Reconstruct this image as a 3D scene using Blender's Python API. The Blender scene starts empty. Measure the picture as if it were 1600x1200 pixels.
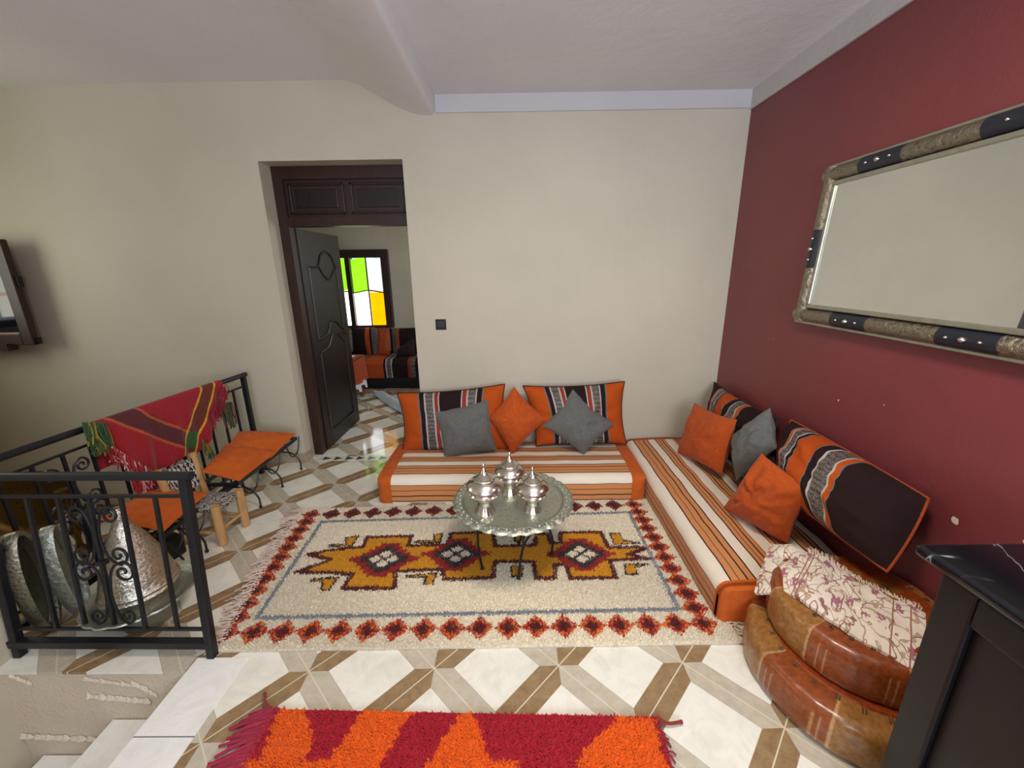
import bpy, math, random
import numpy as np
from math import sin, cos, pi, sqrt, radians
from mathutils import Vector, noise
random.seed(7); rng = np.random.default_rng(7)
sc = bpy.context.scene
COL = sc.collection

# ------------------------------------------------------------------ camera
YAW, PIT, ROL, FPX, CAMH = -0.00775, 0.27383, -0.013568, 636.97, 1.6
_f = np.array([sin(YAW)*cos(PIT), cos(YAW)*cos(PIT), -sin(PIT)])
_r0 = np.cross(_f, [0, 0, 1]); _r0 /= np.linalg.norm(_r0); _u0 = np.cross(_r0, _f)
_r = cos(ROL)*_r0 + sin(ROL)*_u0; _u = -sin(ROL)*_r0 + cos(ROL)*_u0
_C = np.array([0, 0, CAMH])
cam_d = bpy.data.cameras.new('camera'); cam = bpy.data.objects.new('camera', cam_d); COL.objects.link(cam)
cam_d.sensor_fit = 'HORIZONTAL'; cam_d.sensor_width = 36; cam_d.lens = 36*FPX/1600; cam_d.clip_start = .02
from mathutils import Matrix
M3 = Matrix(((_r[0], _u[0], -_f[0]), (_r[1], _u[1], -_f[1]), (_r[2], _u[2], -_f[2])))
cam.matrix_world = Matrix.Translation(Vector(_C)) @ M3.to_4x4()
sc.camera = cam
def _pl(x, y, ax, v):
    d = _r*(x-800)/FPX + _u*(600-y)/FPX + _f
    return _C + (v-_C[ax])/d[ax]*d
def AX(x, y, v): return _pl(x, y, 0, v)      # point of the photograph on the plane X = v (etc.)
def AY(x, y, v): return _pl(x, y, 1, v)
def AZ(x, y, v=0.): return _pl(x, y, 2, v)

# ------------------------------------------------------------------ light
sc.view_settings.view_transform = 'Standard'; sc.view_settings.look = 'None'
sc.view_settings.gamma = 1; sc.view_settings.use_curve_mapping = False
sc.view_settings.exposure = 0.0
w = bpy.data.worlds.new('world'); sc.world = w; w.use_nodes = True
w.node_tree.nodes['Background'].inputs[0].default_value = (.75, .85, 1, 1)
w.node_tree.nodes['Background'].inputs[1].default_value = 1.0
def area(name, loc, rot, sx, sy, power, col):
    l = bpy.data.lights.new(name, 'AREA'); l.shape = 'RECTANGLE'; l.size = sx; l.size_y = sy
    l.energy = power; l.color = col
    o = bpy.data.objects.new(name, l); COL.objects.link(o); o.location = loc; o.rotation_euler = rot
    return o
# daylight entering by the window behind the viewer and the window of the left wall; last, an added unseen fill light for the far room
area('daylight_rear', (0.55, -1.96, 1.70), (radians(118), 0, 0), 1.6, 1.5, 135, (.74, .85, 1))
area('daylight_left', (-4.55, 2.0, 1.85), (0, radians(-90), 0), 1.2, 1.2, 15, (1, .96, .72))
area('fill_light_far', (.52, 5.2, 1.7), (0, radians(90), 0), 1.2, 1.2, 22, (.97, 1, .98))
# light of the added, out-of-view lamp above the seating area
area('added_lamp_light', (0.35, 0.85, 2.60), (0, 0, 0), .5, .5, 36, (1, .88, .72))

# ------------------------------------------------------------------ material helpers
def lin(c):
    if isinstance(c, str): c = tuple(int(c[i:i+2], 16) for i in (0, 2, 4))
    return tuple(((v/255)/12.92 if v/255 <= .04045 else ((v/255+.055)/1.055)**2.4) for v in c)
class NT:
    def __init__(s, name):
        s.m = bpy.data.materials.new(name); s.m.use_nodes = True; s.t = s.m.node_tree
        s.b = s.t.nodes['Principled BSDF']
    def n(s, typ, **k):
        nd = s.t.nodes.new(typ)
        for a, v in k.items(): setattr(nd, a, v)
        return nd
    def put(s, sock, v):
        if hasattr(v, 'links') or isinstance(v, bpy.types.NodeSocket): s.t.links.new(v, sock)
        else: sock.default_value = v
    def math(s, op, a, b=0., c=None):
        nd = s.n('ShaderNodeMath', operation=op); s.put(nd.inputs[0], a); s.put(nd.inputs[1], b)
        if c is not None: s.put(nd.inputs[2], c)
        return nd.outputs[0]
    def mix(s, f, a, b, mode='MIX'):
        nd = s.n('ShaderNodeMix', data_type='RGBA', blend_type=mode); s.put(nd.inputs[0], f)
        s.put(nd.inputs[6], a if not isinstance(a, tuple) else (*a[:3], 1)); s.put(nd.inputs[7], b if not isinstance(b, tuple) else (*b[:3], 1))
        return nd.outputs[2]
    def pos(s):
        return s.n('ShaderNodeNewGeometry').outputs['Position']
    def xyz(s, v=None):
        nd = s.n('ShaderNodeSeparateXYZ'); s.t.links.new(v or s.pos(), nd.inputs[0]); return nd.outputs
    def objc(s): return s.n('ShaderNodeTexCoord').outputs['Object']
    def uv(s): return s.n('ShaderNodeTexCoord').outputs['UV']
    def noise(s, scale, detail=4, vec=None, rough=.5, dist=0):
        nd = s.n('ShaderNodeTexNoise'); nd.inputs['Scale'].default_value = scale; nd.inputs['Detail'].default_value = detail
        nd.inputs['Roughness'].default_value = rough; nd.inputs['Distortion'].default_value = dist
        s.t.links.new(vec or s.pos(), nd.inputs['Vector']); return nd.outputs['Fac']
    def vor(s, scale, vec=None, feature='F1'):
        nd = s.n('ShaderNodeTexVoronoi', feature=feature); nd.inputs['Scale'].default_value = scale
        s.t.links.new(vec or s.pos(), nd.inputs['Vector']); return nd.outputs['Distance']
    def ramp(s, f, stops, interp='LINEAR'):
        nd = s.n('ShaderNodeValToRGB'); nd.color_ramp.interpolation = interp; e = nd.color_ramp.elements
        while len(e) < len(stops): e.new(.5)
        for i, (p, c) in enumerate(stops):
            e[i].position = p
            e[i].color = (c, c, c, 1) if isinstance(c, (int, float)) else (*c[:3], 1)
        s.t.links.new(f, nd.inputs[0]); return nd.outputs[0]
    def bump(s, h, st=.3, d=.01):
        nd = s.n('ShaderNodeBump'); nd.inputs['Strength'].default_value = st; nd.inputs['Distance'].default_value = d
        s.t.links.new(h, nd.inputs['Height']); s.t.links.new(nd.outputs[0], s.b.inputs['Normal'])
    def fin(s, col=None, rough=.6, metal=0., sheen=0., spec=None, coat=0.):
        if col is not None: s.put(s.b.inputs['Base Color'], col if not isinstance(col, tuple) else (*col[:3], 1))
        s.put(s.b.inputs['Roughness'], rough); s.b.inputs['Metallic'].default_value = metal
        if sheen: s.b.inputs['Sheen Weight'].default_value = sheen; s.b.inputs['Sheen Roughness'].default_value = .4
        if spec is not None: s.b.inputs['Specular IOR Level'].default_value = spec
        if coat: s.b.inputs['Coat Weight'].default_value = coat; s.b.inputs['Coat Roughness'].default_value = .15
        return s.m
def plain(name, c, rough=.6, metal=0., noise_amt=.12, nscale=30, bump=0., bscale=200, sheen=0., coat=0., spec=None):
    t = NT(name); c = lin(c)
    n_ = t.noise(nscale, 4, t.objc())
    lo = tuple(v*(1-noise_amt) for v in c); hi = tuple(min(1, v*(1+noise_amt)) for v in c)
    col = t.ramp(n_, [(.3, lo), (.7, hi)])
    if bump: t.bump(t.noise(bscale, 3, t.objc()), bump, .004)
    return t.fin(col, rough, metal, sheen, spec, coat)
def plaster(name, c, c2=None, bump=.25):
    t = NT(name); c = lin(c); c2 = lin(c2) if c2 else tuple(v*.93 for v in c)
    col = t.mix(t.ramp(t.noise(1.3, 5), [(.35, 0.), (.7, 1.)]), c, c2)
    h = t.math('ADD', t.math('MULTIPLY', t.noise(9, 5), .8), t.math('MULTIPLY', t.noise(90, 4), .25))
    t.bump(h, bump, .02)
    return t.fin(col, .55, spec=.35)

M = {}
M['wall'] = plaster('beige_plaster', 'c6bda9', 'bdb5a2')
M['white'] = plaster('white_plaster', 'e2e0e1', 'dcdadc')
M['lower'] = plaster('stained_plaster', 'e2d3be', 'cdbba4', .7); M['ridge'] = plaster('light_filler_plaster', 'e6dac8', 'cfbfa9', .9)
M['band'] = plaster('off_white_band_paint', 'c4c0bf', 'bdb9b9')
def red_wall():
    t = NT('burgundy_plaster')
    base = t.mix(t.ramp(t.noise(2, 5), [(.3, 0.), (.7, 1.)]), lin('7c383b'), lin('75353b'))
    x, y, z = t.xyz()
    for (cy, cz, r) in ((1.354, .663, .014), (2.0, .93, .004), (1.75, .99, .003), (1.15, .72, .006), (2.6, 1.15, .004)):   # chips in the paint
        d = t.math('SQRT', t.math('ADD', t.math('POWER', t.math('SUBTRACT', y, cy), 2.), t.math('POWER', t.math('SUBTRACT', z, cz), 2.)))
        d = t.math('ADD', d, t.math('MULTIPLY', t.math('SUBTRACT', t.noise(90, 3), .5), .012))
        base = t.mix(t.math('LESS_THAN', d, r), base, lin('d8c8b8'))
    t.bump(t.math('ADD', t.noise(9, 5), t.math('MULTIPLY', t.noise(90, 4), .25)), .2, .02)
    return t.fin(base, .42, spec=.5)
M['red_wall'] = red_wall()
def tile_floor():
    t = NT('marble_tile_with_strips'); x, y, z = t.xyz()
    x0, y0, th, T = -0.8444*1.6/1.55, 1.2659*1.6/1.55, .0186, .5043*1.6/1.55
    a = t.math('SUBTRACT', x, x0); b = t.math('SUBTRACT', y, y0)
    ar = t.math('ADD', t.math('MULTIPLY', a, cos(th)/T), t.math('MULTIPLY', b, sin(th)/T))
    br = t.math('SUBTRACT', t.math('MULTIPLY', b, cos(th)/T), t.math('MULTIPLY', a, sin(th)/T))
    p = t.math('ADD', ar, br); q = t.math('SUBTRACT', ar, br)
    def edge(v):
        fr = t.math('FRACT', t.math('ADD', v, 20.)); return t.math('MINIMUM', fr, t.math('SUBTRACT', 1., fr))
    ep, eq = edge(p), edge(q)           # ep small: edge running along q direction "\" (grey); eq small: "/" (brown)
    W = .155
    band = t.math('LESS_THAN', t.math('MINIMUM', ep, eq), W)
    isbrown = t.math('LESS_THAN', eq, ep)
    grout = t.math('LESS_THAN', t.math('MINIMUM', ep, eq), .006)
    nz = t.noise(7, 6, rough=.65, dist=1.2)
    marble = t.ramp(nz, [(.3, lin('dedacc')), (.55, lin('edeade')), (.72, lin('e3ded0'))])
    brown = t.ramp(t.noise(22, 5, rough=.7, dist=.6), [(.3, lin('84694a')), (.7, lin('a08561'))])
    grey = t.ramp(t.noise(25, 5, rough=.7), [(.3, lin('b5ab98')), (.7, lin('cac1ae'))])
    c = t.mix(band, marble, t.mix(isbrown, grey, brown))
    c = t.mix(grout, c, lin('d8cfb4'))
    inner = t.math('LESS_THAN', t.math('ABSOLUTE', t.math('SUBTRACT', t.math('MINIMUM', ep, eq), W)), .004)
    c = t.mix(t.math('MULTIPLY', inner, .35), c, lin('8a7a62'))
    return t.fin(c, t.ramp(t.noise(4, 3), [(.3, .05), (.7, .12)]), spec=.65)
M['tile'] = tile_floor()
def white_tile():
    t = NT('white_marble_tile'); x, y, z = t.xyz()
    c = t.ramp(t.noise(6, 6, rough=.6, dist=2), [(.3, lin('e6e5df')), (.6, lin('f2f1ec')), (.75, lin('dcdcdc'))])
    g = t.math('LESS_THAN', t.math('ABSOLUTE', t.math('SUBTRACT', t.math('FRACT', t.math('DIVIDE', t.math('ADD', y, 9.92), .36)), .5)), .006)
    return t.fin(t.mix(g, c, lin('77787c')), .15)
M['white_tile'] = white_tile()
M['iron'] = plain('black_iron', '1c1d22', .38, .3, .2)
M['wood_dark'] = None
def wood(name, a, b, rough=.4, scale=6, coat=0.):
    t = NT(name); mp = t.n('ShaderNodeMapping'); mp.inputs['Scale'].default_value = (10, 10, .8); t.t.links.new(t.objc(), mp.inputs[0])
    n_ = t.noise(scale, 6, mp.outputs[0], .6, .8)
    t.bump(n_, .15, .003)
    return t.fin(t.ramp(n_, [(.3, lin(a)), (.7, lin(b))]), rough, coat=coat)
M['wood_dark'] = wood('dark_stained_wood', '150e0b', '281b15', .38)
M['wood_frame'] = wood('reddish_dark_wood', '26140e', '3b2018', .42)
M['wood_pale'] = wood('pale_peeled_wood', 'b08350', 'cda06a', .6)
M['glass_dark'] = plain('dark_glass', '0e1420', .06, 0, .05, spec=.8)
def silver(name, c, rough, sc_=60, st=.5, dark=.35, metal=1.):
    t = NT(name); v = t.vor(sc_, t.objc()); n_ = t.noise(sc_*1.4, 4, t.objc(), dist=3)
    h = t.math('ADD', v, t.math('MULTIPLY', n_, .8)); c = lin(c)
    t.bump(h, st, .004)
    return t.fin(t.mix(t.ramp(h, [(.35, 1.), (.75, 0.)]), c, tuple(x*dark for x in c)), rough, metal)
M['old_silver'] = silver('tarnished_silver', '8c8775', .34, 60, .5, .35, .95)
M['silver'] = plain('polished_silver', 'd6cfc4', .24, 1., .08)
M['silver_eng'] = silver('engraved_silver', 'c9c2b2', .24, 70, .55)
M['tray'] = silver('engraved_tray_metal', 'a3a596', .42, 28, .10, .8, .75)
M['tray_rim'] = silver('chased_tray_rim', 'b4b8ab', .38, 45, .6, .55, .85)
M['brass'] = silver('old_brass', '6e552f', .4, 30, .3)
M['black'] = plain('black_leather', '0c0c0e', .45, 0, .2)
M['orange'] = plain('orange_chenille', 'b54b08', .9, 0, .16, 60, .5, 350, sheen=.08)
M['orange_bench'] = plain('orange_cotton', 'be560a', .85, 0, .12, 25, .4, 300, sheen=.05)
M['rust'] = plain('rust_chenille', '9c3f12', .9, 0, .18, 60, .5, 350, sheen=.05)
M['grey'] = plain('grey_chenille', '62625f', .9, 0, .12, 60, .5, 350, sheen=.1)
M['plum'] = plain('dark_plum_chenille', '260f13', .9, 0, .15, 60, .4, 350, sheen=.05)
def vcol(name, rough=.9, bumpscale=0, sheen=0., coat=0., var=.1, bst=.3):
    t = NT(name); at = t.n('ShaderNodeAttribute', attribute_name='Col'); c = at.outputs['Color']
    if var: c = t.mix(t.ramp(t.noise(70, 3, t.objc()), [(.3, 0.), (.7, 1.)]), c, t.mix(1., c, (1-var*2,)*3, 'MULTIPLY'))
    if bumpscale: t.bump(t.noise(bumpscale, 3, t.objc()), bst, .004)
    return t.fin(c, rough, sheen=sheen, coat=coat)
M['wool'] = vcol('dyed_wool_pile', .95, 0, .3)
M['woven'] = vcol('woven_cloth', .9, 400, .2)
M['leather'] = vcol('dyed_leather', .36, 35, 0, .35, .22, .35)
ORG, DRK, SLV, WHT, PNK = lin('a8461a'), lin('1f0c0e'), lin('6f6862'), lin('b0aaa4'), lin('8c3322')
def striped(name, stops, length=1.0):
    """stripes along U; stop = (start, colour, patterned?)"""
    t = NT(name); uvn = t.n('ShaderNodeSeparateXYZ'); t.t.links.new(t.uv(), uvn.inputs[0])
    u = t.math('ADD', uvn.outputs[0], t.math('MULTIPLY', t.math('SUBTRACT', t.noise(5, 2, t.objc()), .5), .006))
    c = t.ramp(u, [(p, k) for p, k, *_ in stops], 'CONSTANT')
    mk = t.ramp(u, [(p, 1. if (len(r) and r[0]) else 0.) for p, k, *r in stops], 'CONSTANT')
    mo = t.math('GREATER_THAN', t.math('SINE', t.math('ADD', t.math('MULTIPLY', uvn.outputs[1], 95.), t.math('MULTIPLY', t.noise(60, 3, t.objc(), dist=2), 16.))), .15)
    c = t.mix(t.math('MULTIPLY', mk, t.math('MULTIPLY', mo, .75)), c, DRK)
    t.bump(t.noise(320, 3, t.objc()), .4, .004)
    r_ = t.math('SUBTRACT', .88, t.math('MULTIPLY', mk, .4))
    return t.fin(c, r_, sheen=.0, spec=.3)
ORP = lin('b34a0c')
M['sadu_orange'] = striped('sadu_cushion_orange_ends', [(0, ORP), (.19, SLV), (.205, DRK), (.25, WHT), (.262, SLV, 1), (.335, WHT), (.35, PNK), (.385, WHT), (.395, DRK),
                            (.60, WHT), (.61, PNK), (.65, WHT), (.665, SLV, 1), (.735, WHT), (.75, DRK), (.795, SLV), (.81, ORP)])
M['sadu_dark'] = striped('sadu_cushion_dark_ends', [(0, DRK), (.17, WHT), (.175, ORP), (.195, WHT), (.205, SLV, 1), (.265, WHT), (.275, DRK), (.30, SLV), (.308, ORP),
                          (.46, SLV), (.468, DRK), (.52, WHT), (.532, SLV, 1), (.625, WHT), (.635, ORP), (.665, SLV), (.672, DRK)])
def mat_stripes():
    # cross profile in metres from the bottom front edge
    SO, BK, CR = lin('c9854e'), lin('2a1612'), lin('e6dac9')
    L = 1.05; s = [(0, CR)]
    for a in (.028, .25, .43, .58, .73):
        wd = {.028: .125, .25: .115, .43: .08, .58: .08, .73: .09}[a]
        s += [(a, BK), (a+.006, SO), (a+wd/3, BK), (a+wd/3+.006, SO), (a+2*wd/3, BK), (a+2*wd/3+.006, SO), (a+wd, BK), (a+wd+.006, CR)]
    t = NT('striped_mattress_cotton'); uvn = t.n('ShaderNodeSeparateXYZ'); t.t.links.new(t.uv(), uvn.inputs[0])
    v = t.math('ADD', uvn.outputs[1], t.math('MULTIPLY', t.math('SUBTRACT', t.noise(5, 2, t.objc()), .5), .012))
    v = t.math('DIVIDE', v, L)
    st = [(p/L, c) for p, c in s]
    c1 = t.ramp(v, st[:25], 'CONSTANT'); c2 = t.ramp(v, st[24:], 'CONSTANT')
    c = t.mix(t.math('GREATER_THAN', v, st[24][0]), c1, c2)
    t.bump(t.noise(300, 3, t.objc()), .3, .004)
    return t.fin(c, .9, sheen=.1)
M['mattress'] = mat_stripes()
def marble_black():
    t = NT('black_marble'); n_ = t.noise(2.0, 4, t.objc(), .5, .9)
    v = t.math('ABSOLUTE', t.math('SUBTRACT', n_, .5))
    return t.fin(t.ramp(v, [(0, lin('8a9096')), (.003, lin('2a2e34')), (.012, lin('0b0e14'))]), .12, spec=.7)
M['marble'] = marble_black()
M['cabinet'] = wood('black_painted_wood', '050507', '0b0b0f', .42)
M['switch'] = plain('black_plastic', '1a1a1c', .3)
def emis(name, c, s):
    t = NT(name); t.b.inputs['Emission Color'].default_value = (*lin(c), 1)
    n_ = t.noise(9, 3, t.objc()); t.t.links.new(t.math('MULTIPLY', t.ramp(n_, [(.3, .8), (.7, 1.)]), s), t.b.inputs['Emission Strength'])
    return t.fin(lin(c), .2)
M['g_green'] = emis('green_window_glass', '8ad61e', 1.7); M['g_orange'] = emis('amber_window_glass', 'f5a400', 1.8)
M['g_clear'] = emis('bright_clear_glass', 'ffffff', 3.2); M['g_blue'] = emis('pale_blue_window_glass', 'dfe8f4', 1.25)
M['blanket'] = plain('pale_grey_blue_fleece', 'c3cbd2', .95, 0, .1, 20, .4, 120)
M['lace'] = plain('white_lace', 'd5d5da', .8, 0, .1)
M['mirror'] = plain('mirror_silvering', 'e6e9e6', .015, 1., .0)
M['frame_metal'] = silver('embossed_frame_metal', '9c9483', .4, 48, 1., .3)
M['frame_lip'] = plain('pale_frame_lip', 'a9a898', .35, .8, .1)
M['frame_dark'] = plain('dark_blue_leather', '1c202a', .35, 0, .15)
def zebra():
    t = NT('black_and_white_braid'); mp = t.n('ShaderNodeMapping'); mp.inputs['Rotation'].default_value = (0, 0, .7); t.t.links.new(t.objc(), mp.inputs[0])
    wv = t.n('ShaderNodeTexWave'); wv.inputs['Scale'].default_value = 22; wv.inputs['Distortion'].default_value = 7; wv.inputs['Detail'].default_value = 3; wv.inputs['Detail Scale'].default_value = 3
    t.t.links.new(mp.outputs[0], wv.inputs['Vector']); t.bump(wv.outputs['Fac'], .8, .01)
    return t.fin(t.ramp(wv.outputs['Fac'], [(.4, lin('221d22')), (.5, lin('d8d0c4'))]), .8)
M['zebra'] = zebra()
def shawl():
    t = NT('floral_shawl_cotton'); s = t.n('ShaderNodeSeparateXYZ'); t.t.links.new(t.uv(), s.inputs[0]); u, v = s.outputs[0], s.outputs[1]
    mp = t.n('ShaderNodeMapping'); mp.inputs['Scale'].default_value = (2.9, .95, 1); t.t.links.new(t.uv(), mp.inputs[0]); P_ = mp.outputs[0]
    cr = t.mix(t.noise(9, 2, P_), lin('efe6da'), lin('e0d3c4'))
    fl = t.math('LESS_THAN', t.math('ADD', t.vor(3.6, P_), t.math('MULTIPLY', t.math('SUBTRACT', t.noise(20, 3, P_), .5), .9)), .24)
    vn = t.math('LESS_THAN', t.math('ABSOLUTE', t.math('SUBTRACT', t.noise(2.6, 1, P_, dist=1.2), .5)), .015)
    vn2 = t.math('LESS_THAN', t.math('ABSOLUTE', t.math('SUBTRACT', t.noise(4.2, 1, P_, dist=.6), .5)), .03)
    c = t.mix(vn2, cr, lin('b8a08a')); c = t.mix(vn, c, lin('94665e')); c = t.mix(fl, c, lin('a76a7e'))
    lf = t.math('LESS_THAN', t.math('ADD', t.vor(7.5, P_), t.math('MULTIPLY', t.noise(30, 2, P_), .2)), .2); c = t.mix(lf, c, lin('b98c7f'))
    for b0 in (.30, .325, .84, .93):
        c = t.mix(t.math('LESS_THAN', t.math('ABSOLUTE', t.math('SUBTRACT', u, b0)), .004), c, lin('9c6a60'))
    t.bump(t.noise(250, 2, t.objc()), .25, .003)
    return t.fin(c, .85, sheen=.1)
M['shawl'] = shawl()

# ------------------------------------------------------------------ geometry helpers
class G:
    def __init__(s): s.v = []; s.f = []; s.uv = {}
    def add(s, vs, fs, uvs=None):
        o = len(s.v); s.v += [tuple(map(float, p)) for p in vs]; s.f += [tuple(i+o for i in f) for f in fs]
        if uvs is not None:
            for i, q in enumerate(uvs): s.uv[i+o] = q
        return s
    def box(s, a, b):
        x0, y0, z0 = np.minimum(a, b); x1, y1, z1 = np.maximum(a, b)
        return s.add([(x0,y0,z0),(x1,y0,z0),(x1,y1,z0),(x0,y1,z0),(x0,y0,z1),(x1,y0,z1),(x1,y1,z1),(x0,y1,z1)],
                     [(0,3,2,1),(4,5,6,7),(0,1,5,4),(1,2,6,5),(2,3,7,6),(3,0,4,7)])
    def tube(s, pts, r, n=8, cap=True):
        P = [np.array(p, float) for p in pts]; m = len(P); R = r if hasattr(r, '__len__') else [r]*m
        T = [P[min(i+1, m-1)]-P[max(i-1, 0)] for i in range(m)]; T = [t/max(np.linalg.norm(t), 1e-9) for t in T]
        ref = np.array([0, 0, 1.]) if abs(T[0][2]) < .9 else np.array([1., 0, 0]); N = np.cross(T[0], ref); N /= np.linalg.norm(N)
        vs = []
        for i in range(m):
            N = N - T[i]*np.dot(N, T[i]); N /= max(np.linalg.norm(N), 1e-9); B = np.cross(T[i], N)
            for k in range(n):
                a = 2*pi*k/n; vs.append(P[i]+R[i]*(cos(a)*N+sin(a)*B))
        fs = [(i*n+k, i*n+(k+1) % n, (i+1)*n+(k+1) % n, (i+1)*n+k) for i in range(m-1) for k in range(n)]
        if cap: fs += [tuple(range(n-1, -1, -1)), tuple((m-1)*n+k for k in range(n))]
        return s.add(vs, fs)
    def bar(s, a, b, wx, wy=None):
        a = np.array(a, float); b = np.array(b, float); wy = wy or wx; t = b-a; t /= np.linalg.norm(t)
        ref = np.array([0, 0, 1.]) if abs(t[2]) < .9 else np.array([0, 1., 0]); n = np.cross(t, ref); n /= np.linalg.norm(n); m = np.cross(t, n)
        vs = [p+sx*n*wx/2+sy*m*wy/2 for p in (a, b) for sx, sy in ((-1,-1),(1,-1),(1,1),(-1,1))]
        return s.add(vs, [(3,2,1,0),(4,5,6,7),(0,1,5,4),(1,2,6,5),(2,3,7,6),(3,0,4,7)])
    def lathe(s, prof, c, n=40, wob=None, tilt=None):
        c = np.array(c, float); vs = []
        for (r, z) in prof:
            for k in range(n):
                a = 2*pi*k/n; rr = r*(wob(a, r, z) if wob else 1)
                p = np.array([rr*cos(a), rr*sin(a), z])
                if tilt is not None: p = tilt @ p
                vs.append(c+p)
        m = len(prof)
        fs = [(i*n+k, i*n+(k+1) % n, (i+1)*n+(k+1) % n, (i+1)*n+k) for i in range(m-1) for k in range(n)]
        if prof[0][0] > 1e-4: fs.append(tuple(range(n-1, -1, -1)))
        if prof[-1][0] > 1e-4: fs.append(tuple((m-1)*n+k for k in range(n)))
        return s.add(vs, fs)
    def ball(s, c, r, n=12):
        return s.lathe([(max(1e-5, r*sin(pi*i/8)), -r*cos(pi*i/8)) for i in range(9)], c, n)
    def sheet(s, fn, nu, nv, thick=0.):
        P = np.array([[fn(i/(nu-1), j/(nv-1)) for i in range(nu)] for j in range(nv)], float)
        uv = [(i/(nu-1), j/(nv-1)) for j in range(nv) for i in range(nu)]
        q = [(j*nu+i, j*nu+i+1, (j+1)*nu+i+1, (j+1)*nu+i) for j in range(nv-1) for i in range(nu-1)]
        if not thick: return s.add(P.reshape(-1, 3), q, uv)
        du = np.gradient(P, axis=1); dv = np.gradient(P, axis=0); N = np.cross(du, dv); N /= np.maximum(np.linalg.norm(N, axis=2, keepdims=True), 1e-9)
        A = (P+N*thick/2).reshape(-1, 3); B = (P-N*thick/2).reshape(-1, 3); k = nu*nv
        f = list(q)+[tuple(x+k for x in reversed(t)) for t in q]
        bd = [i for i in range(nu)]+[j*nu+nu-1 for j in range(1, nv)]+[(nv-1)*nu+i for i in range(nu-2, -1, -1)]+[j*nu for j in range(nv-2, 0, -1)]
        for a, b in zip(bd, bd[1:]+bd[:1]): f.append((b, a, a+k, b+k))
        return s.add(np.vstack([A, B]), f, uv+uv)
def wloc(o):
    v = Vector((0, 0, 0))
    while o is not None: v += Vector(o.location); o = o.parent
    return np.array(v)
def obj(name, g, mat, parent=None, smooth=True, colors=None, flat_angle=40, vis=None):
    V = np.array(g.v, float)
    if parent is None:
        off = np.array([(V[:, 0].min()+V[:, 0].max())/2, (V[:, 1].min()+V[:, 1].max())/2, V[:, 2].min()])
    else: off = wloc(parent)
    me = bpy.data.meshes.new(name); me.from_pydata((V-off).tolist(), [], g.f)
    me.materials.append(mat)
    if g.uv:
        ul = me.uv_layers.new(name='UVMap'); li = np.zeros(len(me.loops), int); me.loops.foreach_get('vertex_index', li)
        arr = np.array([g.uv.get(i, (0, 0)) for i in range(len(V))]); ul.data.foreach_set('uv', arr[li].ravel())
    if colors is not None:
        ca = me.color_attributes.new('Col', 'FLOAT_COLOR', 'POINT')
        ca.data.foreach_set('color', np.hstack([np.array(colors), np.ones((len(V), 1))]).astype(np.float32).ravel())
    me.validate(); me.update()
    if smooth:
        me.polygons.foreach_set('use_smooth', [True]*len(me.polygons))
        try: me.set_sharp_from_angle(angle=radians(flat_angle))
        except Exception: pass
    o = bpy.data.objects.new(name, me); COL.objects.link(o); o.parent = parent
    if parent is None: o.location = off
    return o
def thing(name, loc, label, cat, group=None):
    o = bpy.data.objects.new(name, None); COL.objects.link(o); o.location = tuple(map(float, loc)); o.empty_display_size = .1
    return tag(o, label, cat, group)
def tag(o, label, cat, group=None):
    o['label'] = label; o['category'] = cat
    if group: o['group'] = group
    return o
def struct(name, g, mat, parent=None, smooth=False, label=None):
    o = obj(name, g, mat, parent, smooth)
    if parent is None: o['kind'] = 'structure'
    if label: o['label'] = label
    return o
def copy_tree(o, parent=None):
    c = o.copy(); COL.objects.link(c); c.parent = parent
    for ch in list(o.children): copy_tree(ch, c)
    return c
def bevel(o, w, seg=2):
    m = o.modifiers.new('bevel', 'BEVEL'); m.width = w; m.segments = seg; m.limit_method = 'ANGLE'; return o
def lerp(a, b, t): return np.array(a, float)*(1-t)+np.array(b, float)*t
def plerp(pts, t):
    """point at fraction t of polyline (by length)"""
    P = np.array(pts, float); d = np.r_[0, np.cumsum(np.linalg.norm(np.diff(P, axis=0), axis=1))]; d /= d[-1]
    return np.array([np.interp(t, d, P[:, k]) for k in range(P.shape[1])])
def smoothline(pts, n=8):
    P = [np.array(p, float) for p in pts]; P = [2*P[0]-P[1]]+P+[2*P[-1]-P[-2]]; out = []
    for i in range(1, len(P)-2):
        for k in range(n):
            t = k/n; a, b, c, d = P[i-1:i+3]
            out.append(.5*((2*b)+(-a+c)*t+(2*a-5*b+4*c-d)*t*t+(-a+3*b-3*c+d)*t**3))
    out.append(P[-2]); return out
def inpoly(X, Y, poly):
    c = np.zeros(X.shape, bool); n = len(poly); j = n-1
    for i in range(n):
        xi, yi = poly[i]; xj, yj = poly[j]
        if yi != yj: c ^= ((yi > Y) != (yj > Y)) & (X < (xj-xi)*(Y-yi)/(yj-yi)+xi)
        j = i
    return c
def polydist(X, Y, poly):
    d = np.full(X.shape, 9.)
    for i in range(len(poly)):
        a = np.array(poly[i]); b = np.array(poly[(i+1) % len(poly)]); ab = b-a; L = max((ab**2).sum(), 1e-12)
        t = np.clip(((X-a[0])*ab[0]+(Y-a[1])*ab[1])/L, 0, 1)
        d = np.minimum(d, np.hypot(X-a[0]-t*ab[0], Y-a[1]-t*ab[1]))
    return d

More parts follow.
